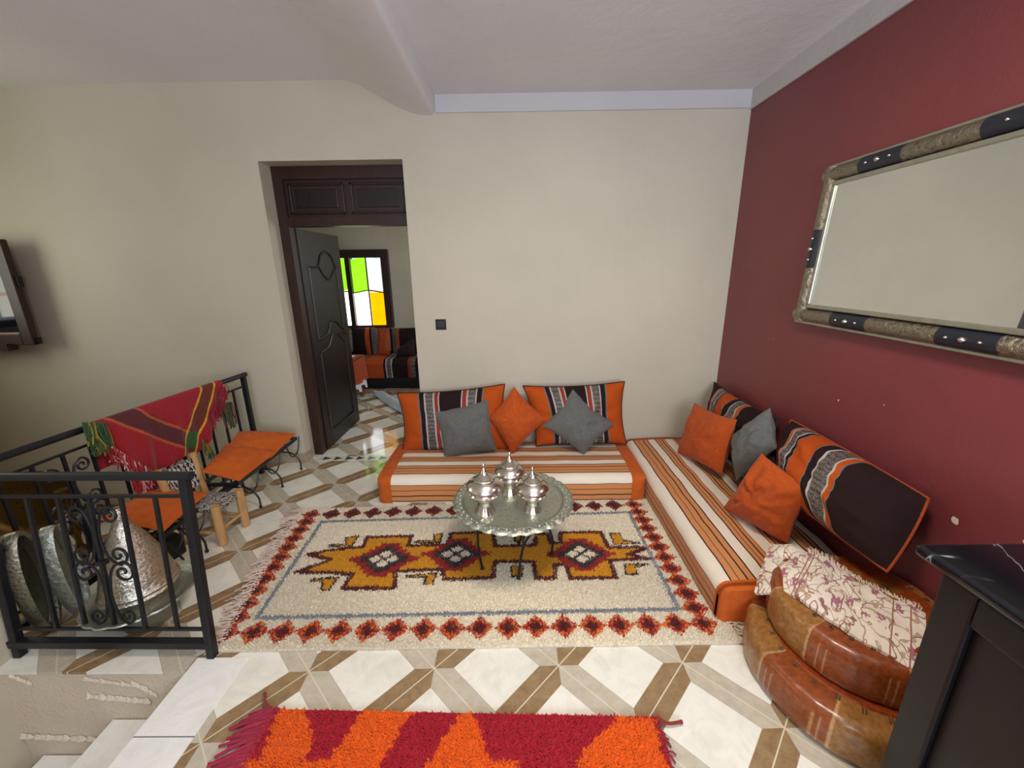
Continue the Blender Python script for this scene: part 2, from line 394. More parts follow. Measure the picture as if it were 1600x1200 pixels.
# ------------------------------------------------------------------ the room
BW, RW, LW, REAR = 3.244, 1.66, -4.62, -2.05      # back wall, right wall, left wall, wall behind the viewer
SX0, SX1, SY = -1.385, -1.165, 1.31              # nosing strip of the stair and the floor edge
CZ = 2.765
struct('floor', G().box((SX1, REAR, -.012), (RW, BW+.004, 0)).box((-2.30, SY, -.012), (SX1, BW+.004, 0)), M['tile'], label='floor of cream tiles framed by brown and grey strips')
struct('trim_1', G().box((SX0, REAR, -.05), (SX1, SY+.06, .003)), M['white_tile'], label='white marble strip at the head of the stairs')
struct('floor', G().box((-3.6, BW, -.12), (.6, 6.25, 0)), M['tile'], label='tiled floor of the room beyond the door')
g = G().box((-2.30, SY+.004, -1.9), (SX1, BW, -.012)).box((SX0+.02, REAR, -1.9), (RW, SY+.004, -.05))
struct('wall_stair_side', G().box((-2.42, REAR, -1.9), (-2.205, 1.395, 2.865)), M['wall'], label='plain wall beside the stairs where the front railing ends')
for k, (p0_, p1_, t_, o_) in enumerate((((136,1089),(236,1098),.016,.012), ((130,1062),(230,1076),.012,.006), ((205,1066),(246,1088),.01,.010), ((24,1151),(150,1156),.014,.016), ((14,1056),(50,1070),.012,.008))):
    a_, b_ = AY(*p0_, SY), AY(*p1_, SY); n0 = 34; vs_ = []; t_ *= 1.5; o_ *= .7
    for i in range(n0+1):
        q = lerp(a_, b_, i/n0); j = .75+.9*noise.noise(Vector((i*.45, k*5., 0)))+.5*noise.noise(Vector((i*1.3, k*3., 2))); tt = t_*j*(1 if 0 < i < n0 else .3)
        vs_ += [(q[0], SY+.002, q[2]+tt), (q[0], SY-o_*j, q[2]), (q[0], SY+.002, q[2]-tt)]
    struct('trim_%d' % (20+k), G().add(vs_, [f for i in range(n0) for f in ((3*i, 3*i+3, 3*i+4, 3*i+1), (3*i+1, 3*i+4, 3*i+5, 3*i+2))]), M['ridge'], label='rough plaster ridge below the floor edge')

struct('wall_stairwell', g, M['lower'], label='chipped plaster under the floor edge')
for i in range(3):                                # treads going down towards the left
    x1 = SX0+.03-.375*i; z = -.268-.215*i
    x0 = x1-.405
    struct('trim_%d' % (i+2), G().box((x0-.01, REAR, z-.035), (x1+.01, SY-.001, z)), M['white_tile'], label='white marble stair tread')
    struct('wall_stairwell', G().box((x0, REAR, z-.3), (x1, SY-.001, z-.035)), M['lower'])
struct('floor', G().box((LW, REAR, -1.6), (-2.2, BW, -1.5)), M['lower'], label='plaster landing below')
struct('floor', G().box((LW, 1.4, -.62), (-2.30, BW, -.5)), M['tile'], label='pale landing beyond the railing')
DX0, DX1, DZ = -1.83, -.79, 2.372
g = G().box((LW, BW, -1.6), (DX0, BW+.30, 2.95)).box((DX1, BW, -.3), (RW+.1, BW+.30, 2.95)).box((DX0, BW, DZ), (DX1, BW+.30, 2.95)).box((DX0, BW, -.3), (DX1, BW+.30, -.001))
struct('wall_back', g, M['wall'])
struct('wall_right', G().box((RW, REAR, -.1), (RW+.1, BW, 2.95)), M['red_wall'])
struct('trim_8', G().box((RW-.012, REAR, 2.645), (RW, BW, CZ)), M['band'], label='white painted band above the burgundy wall')
struct('trim_9', G().box((-.53, BW-.012, 2.655), (RW-.012, BW, CZ)), M['band'], label='white painted band above the back wall')
WZ0, WZ1, WY0, WY1 = 1.15, 2.5, 1.4, 2.7        # window of the left wall
g = G().box((LW-.2, REAR, -1.6), (LW, WY0, 2.95)).box((LW-.2, WY1, -1.6), (LW, BW, 2.95)).box((LW-.2, WY0, -1.6), (LW, WY1, WZ0)).box((LW-.2, WY0, WZ1), (LW, WY1, 2.95))
struct('wall_left', g, M['wall'])
g = G().box((LW, REAR-.2, -1.6), (-1.1, REAR, 2.95)).box((1.4, REAR-.2, -1.6), (RW+.1, REAR, 2.95)).box((-1.1, REAR-.2, -1.6), (1.4, REAR, .9)).box((-1.1, REAR-.2, 2.55), (1.4, REAR, 2.95))
struct('wall_rear', g, M['wall'])
struct('ceiling', G().box((-.75, REAR, CZ), (RW+.1, BW, CZ+.2)).box((LW, REAR, 2.865), (-.75, BW, 3.05)), M['white'])
# beam with a rounded, sloping left side
pr = [(-.536, CZ+.05), (-.536, 2.665), (-.548, 2.648), (-.565, 2.643)]+[(-.6-.6*k/14, 2.643+.225*(3*(k/14)**2-2*(k/14)**3)) for k in range(15)]+[(-1.2, 2.9)]
n_ = len(pr); g = G().add([(x, y, z) for y in (REAR, BW) for x, z in pr], [(i, i+1, n_+i+1, n_+i) for i in range(n_-1)]+[tuple(range(n_)), tuple(range(2*n_-1, n_-1, -1))])
bo = struct('trim_10', g, M['white'], smooth=True, label='plastered ceiling beam')
struct('baseboard_back', G().box((-2.9+.6, BW-.012, 0), (DX0, BW, .085)).box((DX0-.0, BW-.012, 0), (DX0+.012, BW+.1, .085)).box((DX1, BW-.012, 0), (RW, BW, .085)), plain('beige_tile_skirting', 'a5947e', .35))
struct('baseboard_right', G().box((RW-.012, -1, 0), (RW, BW-.012, .085)), plain('beige_tile_skirting_side', 'a5947e', .35))
struct('baseboard_left', G().box((LW, BW-.012, -.5), (-2.36, BW, -.40)), plain('beige_tile_skirting_low', '8f7f6a', .35))
# far room shell
g = G().box((-3.7, 6.15, -.1), (-2.60, 6.35, 2.95)).box((-1.82, 6.15, -.1), (.7, 6.35, 2.95)).box((-2.60, 6.15, -.1), (-1.82, 6.35, .80)).box((-2.60, 6.15, 1.89), (-1.82, 6.35, 2.95))
struct('wall_far', g, M['wall'])
struct('wall_far_left', G().box((-3.7, BW+.3, -.1), (-3.6, 6.15, 2.95)), M['wall'])
struct('wall_far_right', G().box((.6, BW+.3, -.1), (.7, 6.15, 2.95)), M['wall'])
struct('ceiling', G().box((-3.7, BW+.3, 2.83), (.7, 6.35, 2.95)), M['white'], label='ceiling of the room beyond the door')

# door with transom, leaf swung into the far room
FY = BW+.15
fr = struct('door_1', G().box((DX0, FY, 0), (DX0+.075, FY+.1, DZ)).box((DX1-.022, FY, 0), (DX1, FY+.1, DZ)).box((DX0+.075, FY, DZ-.09), (DX1-.022, FY+.1, DZ)).box((DX0+.075, FY-.015, 1.945), (DX1-.022, FY+.1, 2.01))
            .box((DX0+.075, FY+.03, 2.01), (DX1-.022, FY+.06, DZ-.09)), M['wood_frame'], label='dark wooden door frame with a panelled transom, leaf standing open')
def raised(g, x0, x1, z0, z1, y, d=.012):
    g.box((x0, y-d, z0), (x1, y, z0+.018)).box((x0, y-d, z1-.018), (x1, y, z1)).box((x0, y-d, z0), (x0+.018, y, z1)).box((x1-.018, y-d, z0), (x1, y, z1))
    g.box((x0+.05, y-d*.8, z0+.045), (x1-.05, y, z1-.045)); return g
xm = (DX0+.09+DX1-.03)/2
bevel(struct('transom_panel', raised(G(), DX0+.10, xm-.025, 2.035, DZ-.115, FY+.03), M['wood_dark'], fr), .004)
bevel(struct('transom_panel', raised(G(), xm+.025, DX1-.04, 2.035, DZ-.115, FY+.03), M['wood_dark'], fr), .004)
H0 = np.array([DX0+.085, FY+.085]); H1 = np.array([-1.735, 4.26]); dv = (H1-H0)/np.linalg.norm(H1-H0); LWD = np.linalg.norm(H1-H0); nv = np.array([dv[1], -dv[0]])
def dp(s, z, o): p = H0+dv*s+nv*o; return np.array([p[0], p[1], z])
g = G().add([dp(s, z, o) for s, z, o in ((0,.012,0),(LWD,.012,0),(LWD,.012,-.04),(0,.012,-.04),(0,1.94,0),(LWD,1.94,0),(LWD,1.94,-.04),(0,1.94,-.04))],
            [(0,3,2,1),(4,5,6,7),(0,1,5,4),(1,2,6,5),(2,3,7,6),(3,0,4,7)])
leaf = struct('door_leaf', g, M['wood_dark'], fr)
def moulding(pts, r=.009): return G().tube([dp(s, z, .002) for s, z in smoothline(pts, 5)], r, 6)
def outline(pts, r=.011): return G().tube([dp(s, z, .001) for s, z in pts], r, 6)
W = LWD
struct('upper_panel_moulding', outline([(.12, 1.02), (.12, 1.64)]).tube([dp(s, z, .001) for s, z in smoothline([(.12, 1.64), (.28, 1.65), (.35, 1.74), (.46, 1.78), (.57, 1.74), (.63, 1.65), (W-.12, 1.64)], 5)], .011, 6)
       .tube([dp(W-.12, 1.64, .001), dp(W-.12, 1.02, .001)], .011, 6).tube([dp(s, z, .001) for s, z in smoothline([(.12, 1.02), (.3, 1.05), (.38, 1.14), (.5, 1.14), (.58, 1.08), (W-.12, 1.04)], 5)], .011, 6)
       .tube([dp(s, z, .001) for s, z in smoothline([(.30, 1.64), (.37, 1.57), (.46, 1.53), (.56, 1.58), (.62, 1.64)], 5)], .009, 6), M['wood_dark'], leaf, True)
struct('lower_panel_moulding', outline([(.12, .9), (.12, .16), (W-.12, .16), (W-.12, .92)]).tube([dp(s, z, .001) for s, z in smoothline([(.12, .9), (.28, .93), (.38, 1.02), (.5, 1.02), (.58, .96), (W-.12, .92)], 5)], .011, 6), M['wood_dark'], leaf, True)
struct('door_handle', G().tube([dp(W-.06, 1.0, .0), dp(W-.06, 1.0, .05), dp(W-.16, 1.0, .05)], .009, 8), M['brass'], leaf, True)
g = G().box((DX0+.075, BW+.02, .0), (DX1, BW+.10, .0035))
tr = struct('trim_11', g, plain('pale_threshold_tile', 'd6d2c4', .15), label='threshold strip with a row of dark triangles')
g = G()
for k in range(9):
    x = DX0+.12+k*.1; g.add([(x, BW+.025, .0045), (x+.07, BW+.06, .0045), (x, BW+.095, .0045)], [(0, 1, 2)])
struct('threshold_triangles', g, plain('dark_green_tile', '3a4238', .2), tr)

# stained-glass window of the far room
wx0, wx1, wz0, wz1 = -2.62, -1.80, .79, 1.90
wn = struct('window_2', G().box((wx0, 6.06, wz0), (wx0+.07, 6.2, wz1)).box((-1.90, 6.06, wz0), (wx1, 6.2, wz1)).box((wx0+.07, 6.06, wz1-.11), (-1.90, 6.2, wz1)).box((wx0+.07, 6.06, wz0), (-1.90, 6.2, wz0+.035))
            .box((-2.42, 6.07, wz0+.035), (-2.355, 6.2, wz1-.11)), M['wood_frame'], label='wooden window with green, white and amber panes in the far room')
def pane(x0, x1, z0, z1, mat, w0=0., w1=0.):
    def fn(u, v):
        a = z0+w0*sin(pi*u/2+(0 if w0 > 0 else 0)); b = z1+w1*(1-cos(pi*u))/2; return (x0+(x1-x0)*u, 6.14, a+(b-a)*v)
    return struct('pane', G().sheet(fn, 9, 3, .006), mat, wn)
zm = 1.32; zt = 1.77; zb = .825
pane(-2.355, -2.145, zm-.02, zt, M['g_green'], 0, .03); pane(-2.125, -1.90, zm-.02, zt+.03, M['g_blue'], 0, -.03)
pane(-2.355, -2.145, zb, zm-.02, M['g_clear'], 0, .03); pane(-2.125, -1.90, zb, zm, M['g_orange'], 0, -.03)
pane(-2.55, -2.42, zm, zt, M['g_green'], 0, .03); pane(-2.55, -2.42, zb, zm, M['g_clear'], 0, .03)
for pts in ([(-2.135, 6.13, zb), (-2.135, 6.13, zt+.03)], [(x, 6.125, zm-.02+.03*(1-cos(pi*(x+2.355)/.21))/2) for x in np.linspace(-2.355, -2.145, 9)],
            [(x, 6.125, zm+.01-.03*(1-cos(pi*(x+2.125)/.225))/2) for x in np.linspace(-2.125, -1.90, 9)], [(x, 6.125, zm) for x in (-2.55, -2.42)]):
    struct('glazing_bar', G().tube(pts, .010, 6), M['wood_frame'], wn)

# sash of the left wall's window, opened towards the back wall
sx1 = -3.71; sxo = 0.62; yS = 3.10; sw = struct('window_1', G().box((sx1-.085, yS, 1.085), (sx1, yS+.045, 1.86)).box((sx1-sxo, yS, 1.085), (sx1-sxo+.08, yS+.045, 1.86)).box((sx1-sxo+.08, yS, 1.78), (sx1-.085, yS+.045, 1.86)).box((sx1-sxo+.08, yS, 1.085), (sx1-.085, yS+.045, 1.17)), M['wood_frame'], label='brown wooden window sash with dark panes, standing open against the wall')
bevel(sw, .006)
struct('glazing_bar', G().box((sx1-sxo+.08, yS+.004, 1.46), (sx1-.085, yS+.03, 1.485)), plain('pale_putty_bar', 'b08d84', .5), sw)
struct('glazing_bar', G().box((sx1-sxo+.08, yS-.006, 1.172), (sx1-.085, yS+.03, 1.183)), plain('pale_putty_edge', 'b08d84', .5), sw)
for z0, z1 in ((1.183, 1.46), (1.485, 1.78)): struct('pane', G().box((sx1-sxo+.08, yS+.015, z0), (sx1-.085, yS+.022, z1)), M['glass_dark'], sw)
struct('hinge', G().box((sx1-.002, yS+.015, 1.52), (sx1+.014, yS+.05, 1.60)).box((sx1-.002, yS+.015, 1.09), (sx1+.012, yS+.05, 1.14)), M['iron'], sw)
struct('sill_bar', G().box((sx1-sxo, yS-.03, 1.045), (sx1-.18, yS+.04, 1.10)), M['wood_frame'], sw)
g = G()
for a, b in (((LW-.15, WY0, WZ0), (LW-.05, WY0+.06, WZ1)), ((LW-.15, WY1-.06, WZ0), (LW-.05, WY1, WZ1)), ((LW-.15, WY0+.06, WZ0), (LW-.05, WY1-.06, WZ0+.06)), ((LW-.15, WY0+.06, WZ1-.06), (LW-.05, WY1-.06, WZ1))): g.box(a, b)
struct('window_3', g, M['wood_frame'])
struct('window_4', G().box((-1.1, REAR-.12, .9), (-1.04, REAR-.04, 2.55)).box((1.34, REAR-.12, .9), (1.4, REAR-.04, 2.55)).box((.12, REAR-.12, .9), (.18, REAR-.04, 2.55)).box((-1.04, REAR-.12, .9), (.12, REAR-.04, .96)).box((.18, REAR-.12, .9), (1.34, REAR-.04, .96)), M['wood_frame'])

g = G()  # frame added around the far fill light; the wall behind has no opening
for y0, y1, z0, z1 in ((4.52, 4.6, 1.02, 2.38), (5.8, 5.88, 1.02, 2.38), (4.6, 5.8, 1.02, 1.1), (4.6, 5.8, 2.3, 2.38)): g.box((.55, y0, z0), (.61, y1, z1))
struct('added_window_frame', g, M['wood_frame'], label='wooden window frame on the side wall of the far room')

# light switch
p = AY(689, 507, BW)
sw_ = thing('light_switch', (p[0], BW, p[2]-.04), 'small black square light switch on the beige wall right of the doorway', 'light switch')
bevel(obj('switch_plate', G().box((p[0]-.042, BW-.009, p[2]-.042), (p[0]+.042, BW, p[2]+.042)), M['switch'], sw_), .004)
bevel(obj('rocker', G().box((p[0]-.028, BW-.014, p[2]-.026), (p[0]+.028, BW-.009, p[2]+.026)), plain('dark_grey_plastic', '37373a', .25), sw_), .003)

# ------------------------------------------------------------------ floor cushions and mattresses
def mattress(name, x0, x1, y0, y1, h, along, label):
    """long axis 'x' or 'y'; front face (towards the rug) is y0 side ('x') or x0 side ('y')"""
    root = thing(name, ((x0+x1)/2, (y0+y1)/2, 0), label, 'mattress')
    D = (y1-y0) if along == 'x' else (x1-x0); L = (x1-x0) if along == 'x' else (y1-y0)
    r = .055; prof = []          # (depth from front, z)
    def arc(cx, cz, a0, a1):
        for k in range(7):
            a = a0+(a1-a0)*k/6; prof.append((cx+r*cos(a), cz+r*sin(a)))
    arc(r, r*.6+.0, pi*1.3, pi); arc(r, h-r, pi, pi/2)
    for k in range(1, 14): prof.append((r+(D-2*r)*k/14, h+.012*sin(pi*k/14)))
    arc(D-r, h-r, pi/2, 0); prof.append((D, .01))
    prof = [(d, max(z, .002)) for d, z in prof]
    s = np.r_[0, np.cumsum([math.hypot(b[0]-a[0], b[1]-a[1]) for a, b in zip(prof, prof[1:])])]
    def P(t, i, e=0., sh=1.):
        d, z = prof[i]; d = D/2+(d-D/2)*sh; z = .0+z*1.0 if sh == 1 else h/2+(z-h/2)*sh
        w = .004*noise.noise(Vector((t*7, d*9, z*9)))
        sag = -.006*abs(sin(t*11+d*3))*(z/h)
        if d > .02: z += sag*(d/D)
        d += w; 
        return (x0+t, y0+d, z) if along == 'x' else (x0+d, y0+t, z)
    def section(t0, t1, n, grow=0.):
        vs, uvs = [], []
        for j in range(n):
            t = t0+(t1-t0)*j/(n-1)
            for i in range(len(prof)):
                p = np.array(P(t, i)); 
                if grow:
                    c = np.array((x0+t, (y0+y1)/2, h/2)) if along == 'x' else np.array(((x0+x1)/2, y0+t, h/2)); dd = p-c; p = c+dd*(1+grow/np.maximum(np.abs(dd).max(), .08)); p[2] = max(p[2], .002)
                vs.append(p); uvs.append((t, s[i]))
        m = len(prof); fs = [(j*m+i, j*m+i+1, (j+1)*m+i+1, (j+1)*m+i) for j in range(n-1) for i in range(m-1)]
        return G().add(vs, fs, uvs)
    obj('striped_cover', section(.10 if along == 'x' else .03, L-(.10 if along == 'x' else .03), 60), M['mattress'], root)
    def cap(t0, sgn, wdt):
        # rounded orange end panel
        vs, uvs, m = [], [], len(prof)
        steps = [(wdt, 1.0), (wdt*.5, 1.0), (r*.9, 1.0), (r*.5, .975), (r*.15, .93), (0., .86)]
        for (t, shr) in steps:
            tt = t if sgn < 0 else L-t
            for i in range(m):
                d, z = prof[i]; d2 = D/2+(d-D/2)*(1-(1-shr)*.5)*1.004; z2 = h/2+(z-h/2)*(1-(1-shr)*.9)*1.01
                if shr < 1: d2 = D/2+np.sign(d-D/2)*min(abs(d-D/2), D/2-(1-shr)*.25)
                z2 = max(z2, .002)
                vs.append((x0+tt, y0+d2, z2) if along == 'x' else (x0+d2, y0+tt, z2))
        k = len(steps); fs = [(j*m+i, j*m+i+1, (j+1)*m+i+1, (j+1)*m+i) for j in range(k-1) for i in range(m-1)]
        fs.append(tuple((k-1)*m+i for i in range(m)))
        return G().add(vs, fs)
    if along == 'x':
        obj('end_panel', cap(0, -1, .102), M['orange_bench'], root); obj('end_panel', cap(L, 1, .102), M['orange_bench'], root)
    else:
        obj('end_panel', cap(0, -1, .035), M['orange_bench'], root); obj('end_panel', cap(L, 1, .035), M['orange_bench'], root)
    return root
MH = .20
mattress('floor_mattress', -.985, .915, 2.565, 3.225, MH, 'x', 'low striped mattress with orange ends against the beige back wall')
mattress('floor_mattress', .925, 1.645, 1.525, 3.225, MH, 'y', 'low striped mattress running along the burgundy wall')

def pillow(name, c, thick, mat, label, group=None, bow=.085, seed=0, ears=.5, cat='cushion', trim=None, n=34, wr=1.0, flat=False):
    """c: corners top-left, top-right, bottom-right, bottom-left of the seam outline, in the room"""
    TL, TR, BR, BL = [np.array(p, float) for p in c]
    N = np.cross(TR-TL, BL-TL); N /= np.linalg.norm(N)
    if N @ (_C-(TL+BR)/2) < 0: N = -N
    ctr = (TL+TR+BR+BL)/4; size = np.linalg.norm(TR-BL)
    def P(u, v, sgn):
        U, V_ = 2*u-1, 2*v-1
        uu = .5+.5*U*(1-bow*(1-V_*V_)); vv = .5+.5*V_*(1-bow*(1-U*U))
        p = (TL*(1-uu)+TR*uu)*(1-vv)+(BL*(1-uu)+BR*uu)*vv
        prof = (max(0, 1-abs(U)**2.6)*max(0, 1-abs(V_)**2.6))**.62
        nz = noise.noise(Vector((u*4+seed*3.1, v*4+seed, sgn)))*.10+noise.noise(Vector((u*11+seed, v*11, sgn+seed)))*.035
        rad = noise.noise(Vector((math.atan2(V_, U)*3+seed, seed*2.7, 5)))*.10*min(1, max(abs(U), abs(V_))*1.3)*(1-max(abs(U), abs(V_))**6)
        t = thick/2*prof*(1+(nz+rad)*2.2*wr)
        if sgn < 0 and flat: t *= .35
        p = p+N*t*sgn
        return p
    g = G(); vs, uvs = [], []
    for sgn in (1, -1):
        for j in range(n):
            for i in range(n): vs.append(P(i/(n-1), j/(n-1), sgn)); uvs.append((i/(n-1), j/(n-1)))
    k = n*n; fs = []
    for j in range(n-1):
        for i in range(n-1):
            a = j*n+i; q = (a, a+1, a+n+1, a+n); fs.append(tuple(reversed(q))); fs.append(tuple(x+k for x in q))
    g.add(vs, fs, uvs)
    base = np.array([ctr[0], ctr[1], min(p[2] for p in vs)])
    root = thing(name, base, label, cat, group) if trim else None
    o = obj('cushion_cover' if trim else name, g, mat, root, flat_angle=60)
    if trim:
        ed = [P(i/30, 0, 0) for i in range(31)]+[P(1, j/20, 0) for j in range(1, 21)]+[P(1-i/30, 1, 0) for i in range(1, 31)]+[P(0, 1-j/20, 0) for j in range(1, 21)]
        obj('piping', G().tube(ed, .005, 6), trim, root)
        return root
    return tag(o, label, cat, group)
zb_ = MH+.012
# back wall: two large sadu cushions, three small ones in front
def back(px, yt, yb): return [AY(*px[0], yt), AY(*px[1], yt), AY(*px[2], yb), AY(*px[3], yb)]
def dropz(c, z):
    return c
M['piping'] = plain('dark_brown_piping', '2a1310', .8)
pillow('bolster_cushion', back([(620,614),(789,600),(796,704),(629,706)], 3.10, 3.03), .23, M['sadu_orange'], 'large cushion with orange ends and silver-banded dark centre, nearest the doorway', 'large sadu cushions on the back mattress', trim=M['piping'], seed=1)
pillow('bolster_cushion', back([(817,603),(976,596),(979,694),(838,697)], 3.10, 3.04), .23, M['sadu_orange'], 'large cushion with orange ends standing behind the grey diamond-turned cushion', 'large sadu cushions on the back mattress', trim=M['piping'], seed=2)
pillow('throw_cushion', back([(678,642),(763,624),(777,704),(694,719)], 2.99, 2.90), .17, M['grey'], 'grey cushion sitting square beside the orange diamond-turned cushion', seed=3)
pillow('throw_cushion', back([(803,604),(855,655),(800,712),(762,652)], 3.0, 2.93) if False else [AY(803,604,3.04), AY(855,655,2.99), AY(800,712,2.93), AY(762,652,2.99)], .17, M['orange'], 'orange cushion balanced on one corner between two grey cushions', seed=4)
pillow('throw_cushion', [AY(895,608,3.02), AY(961,663,2.96), AY(912,711,2.90), AY(847,666,2.96)], .17, M['grey'], 'grey cushion balanced on one corner at the right of the back mattress', seed=5)
# burgundy wall
pillow('bolster_cushion', [AX(1116,597,1.60), AX(1216,655,1.60), AX(1213,745,1.45), AX(1098,672,1.50)], .22, M['sadu_dark'], 'large dark cushion with silver bands in the corner of the walls', 'dark sadu cushions on the right mattress', trim=M['piping'], seed=6)
pillow('bolster_cushion', [AX(1236,656,1.60), AX(1451,779,1.60), AX(1386,893,1.40), AX(1212,762,1.42)], .30, M['sadu_dark'], 'large dark cushion with silver bands and orange side, nearest the leather poufs', 'dark sadu cushions on the right mattress', trim=M['rust'], seed=7, bow=-.03)
pillow('throw_cushion', [AX(1085,629,1.33), AX(1152,656,1.37), AX(1128,743,1.36), AX(1057,709,1.26)], .17, M['orange'], 'orange cushion leaning on the corner cushion, farther of two on the right mattress', seed=8)
pillow('throw_cushion', [AX(1145,680,1.41), AX(1204,636,1.50), AX(1214,700,1.47), AX(1150,752,1.36)], .17, M['grey'], 'grey cushion squeezed between orange cushions on the right mattress', seed=9)
pillow('throw_cushion', [AX(1190,707,1.30), AX(1267,762,1.36), AX(1231,851,1.38), AX(1127,796,1.24)], .19, M['orange'], 'orange cushion with creased side, nearer of two on the right mattress', seed=10, wr=1.6)
# ------------------------------------------------------------------ rugs
def tufts(P, Cc, h, wd, lean=.35):
    """P: (n,3) roots, Cc: (n,3) colours; every tuft a small leaning pyramid"""
    n = len(P); a = rng.random(n)*2*pi; V = np.zeros((n, 4, 3)); sz = wd*(.7+.6*rng.random(n))
    for k in range(3):
        V[:, k, 0] = P[:, 0]+sz*np.cos(a+k*2*pi/3); V[:, k, 1] = P[:, 1]+sz*np.sin(a+k*2*pi/3); V[:, k, 2] = P[:, 2]
    b = rng.random(n)*2*pi; l = h*lean*rng.random(n)*2
    V[:, 3, 0] = P[:, 0]+l*np.cos(b); V[:, 3, 1] = P[:, 1]+l*np.sin(b)-h*.2; V[:, 3, 2] = P[:, 2]+h*(.6+.6*rng.random(n))
    i = np.arange(n)*4; F = np.stack([np.stack([i+k, i+(k+1) % 3, i+3], 1) for k in range(3)], 1).reshape(-1, 3)
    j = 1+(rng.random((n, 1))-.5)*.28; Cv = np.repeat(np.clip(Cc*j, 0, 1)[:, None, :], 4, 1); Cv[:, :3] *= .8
    return V.reshape(-1, 3), F, Cv.reshape(-1, 3)
def fastobj(name, V, F, C_, mat, parent, stuff=True):
    off = wloc(parent); me = bpy.data.meshes.new(name); me.vertices.add(len(V)); me.vertices.foreach_set('co', (V-off).astype(np.float32).ravel())
    k = F.shape[1]; me.loops.add(F.size); me.loops.foreach_set('vertex_index', F.astype(np.int32).ravel()); me.polygons.add(len(F))
    me.polygons.foreach_set('loop_start', np.arange(0, F.size, k, dtype=np.int32)); me.update(calc_edges=True)
    ca = me.color_attributes.new('Col', 'FLOAT_COLOR', 'POINT'); ca.data.foreach_set('color', np.hstack([C_, np.ones((len(V), 1))]).astype(np.float32).ravel())
    me.materials.append(mat); o = bpy.data.objects.new(name, me); COL.objects.link(o); o.parent = parent
    if stuff: o['kind'] = 'stuff'
    return o
def rug(name, quad, step, h, colf, label, z0=.004, rag=.003):
    FL, FR, BR_, BL_ = [np.array(q[:2], float) for q in quad]
    c = (FL+FR+BR_+BL_)/4; root = thing(name, (c[0], c[1], 0), label, 'rug')
    W = np.linalg.norm(FR-FL); D = np.linalg.norm(BL_-FL); nu, nv = int(W/step), int(D/step)
    def bil(u, v): return (FL[None]*(1-u)[:, None]+FR[None]*u[:, None])*(1-v)[:, None]+(BL_[None]*(1-u)[:, None]+BR_[None]*u[:, None])*v[:, None]
    # backing
    m = 40; g = G(); ed = []
    us, vs_ = np.meshgrid(np.linspace(0, 1, 80), np.linspace(0, 1, 50)); B = bil(us.ravel(), vs_.ravel()); cb = colf(B[:, 0], B[:, 1], us.ravel(), vs_.ravel())
    zz = z0+.006
    top = [(x, y, zz) for x, y in B]; q = [(j*80+i, j*80+i+1, (j+1)*80+i+1, (j+1)*80+i) for j in range(49) for i in range(79)]
    k = len(top); bd = [i for i in range(80)]+[j*80+79 for j in range(1, 50)]+[49*80+i for i in range(78, -1, -1)]+[j*80 for j in range(48, 0, -1)]
    bot = [(top[i][0], top[i][1], .001) for i in bd]; f2 = [(bd[i], k+i, k+(i+1) % len(bd), bd[(i+1) % len(bd)]) for i in range(len(bd))]
    g.add(top+bot, q+f2)
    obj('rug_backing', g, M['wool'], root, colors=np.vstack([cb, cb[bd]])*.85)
    u, v = np.meshgrid((np.arange(nu)+.5)/nu, (np.arange(nv)+.5)/nv); u = u.ravel()+(rng.random(nu*nv)-.5)/nu; v = v.ravel()+(rng.random(nu*nv)-.5)/nv
    P = bil(u, v); jx = (rng.random(len(u))-.5)*rag; jy = (rng.random(len(u))-.5)*rag*2
    Cc = colf(P[:, 0]+jx, P[:, 1]+jy, u, v)
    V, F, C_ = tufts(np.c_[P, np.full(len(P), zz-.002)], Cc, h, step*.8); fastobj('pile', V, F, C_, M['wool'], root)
    return root, bil
CREAM, OCH, MAR, REDC, CHA, BLU, OR2 = [np.array(lin(c)) for c in ('f0e2c8', 'd9950f', '551013', '9c1f1c', '3a2a2c', '7f8891', 'd9701c')]
zr = .018
def w2(p, z=zr): q = AZ(p[0], p[1], z); return (q[0], q[1])
body = [w2(p) for p in [(480,865),(523,857),(567,853),(574,838),(644,836),(637,851),(699,850),(705,832),(770,830),(774,852),(836,850),(838,832),(857,833),(860,847),(877,847),(875,831),(938,830),(951,854),(1000,853),(1008,856),(980,865),(1015,871),(953,874),(963,901),(891,902),(884,881),(866,881),(868,901),(838,902),(833,876),(773,876),(771,901),(695,904),(691,888),(618,891),(616,917),(535,918),(551,895),(463,892),(517,873)]]
hooks = [[(540,839),(560,836),(550,851),(514,853),(515,850),(541,849)],[(678,834),(691,832),(688,846),(648,847),(650,844),(679,843)],[(486,903),(528,901),(514,920),(500,920),(505,908),(486,906)],[(634,898),(682,894),(676,911),(662,911),(666,900),(634,901)],
         [(953,832),(968,832),(974,843),(998,847),(960,849)],[(976,880),(1012,880),(993,885),(996,896),(978,896)],[(799,883),(817,883),(815,899),(800,899)],[(803,834),(820,834),(818,846),(805,845)],[(868,888),(874,888),(874,890),(868,890)]]
hooks = [[w2(p) for p in h] for h in hooks[:8]]
meds = [w2((600,872)), w2((713,864)), w2((908,864)), w2((815,866))][:3]
cFL, cFR, cBL, cBR = [np.array(w2(p)) for p in ((352,987), (1100,972), (486,803), (990,787))]
bl = [w2(p) for p in ((401,964), (1061,950), (982,799), (503,814))]
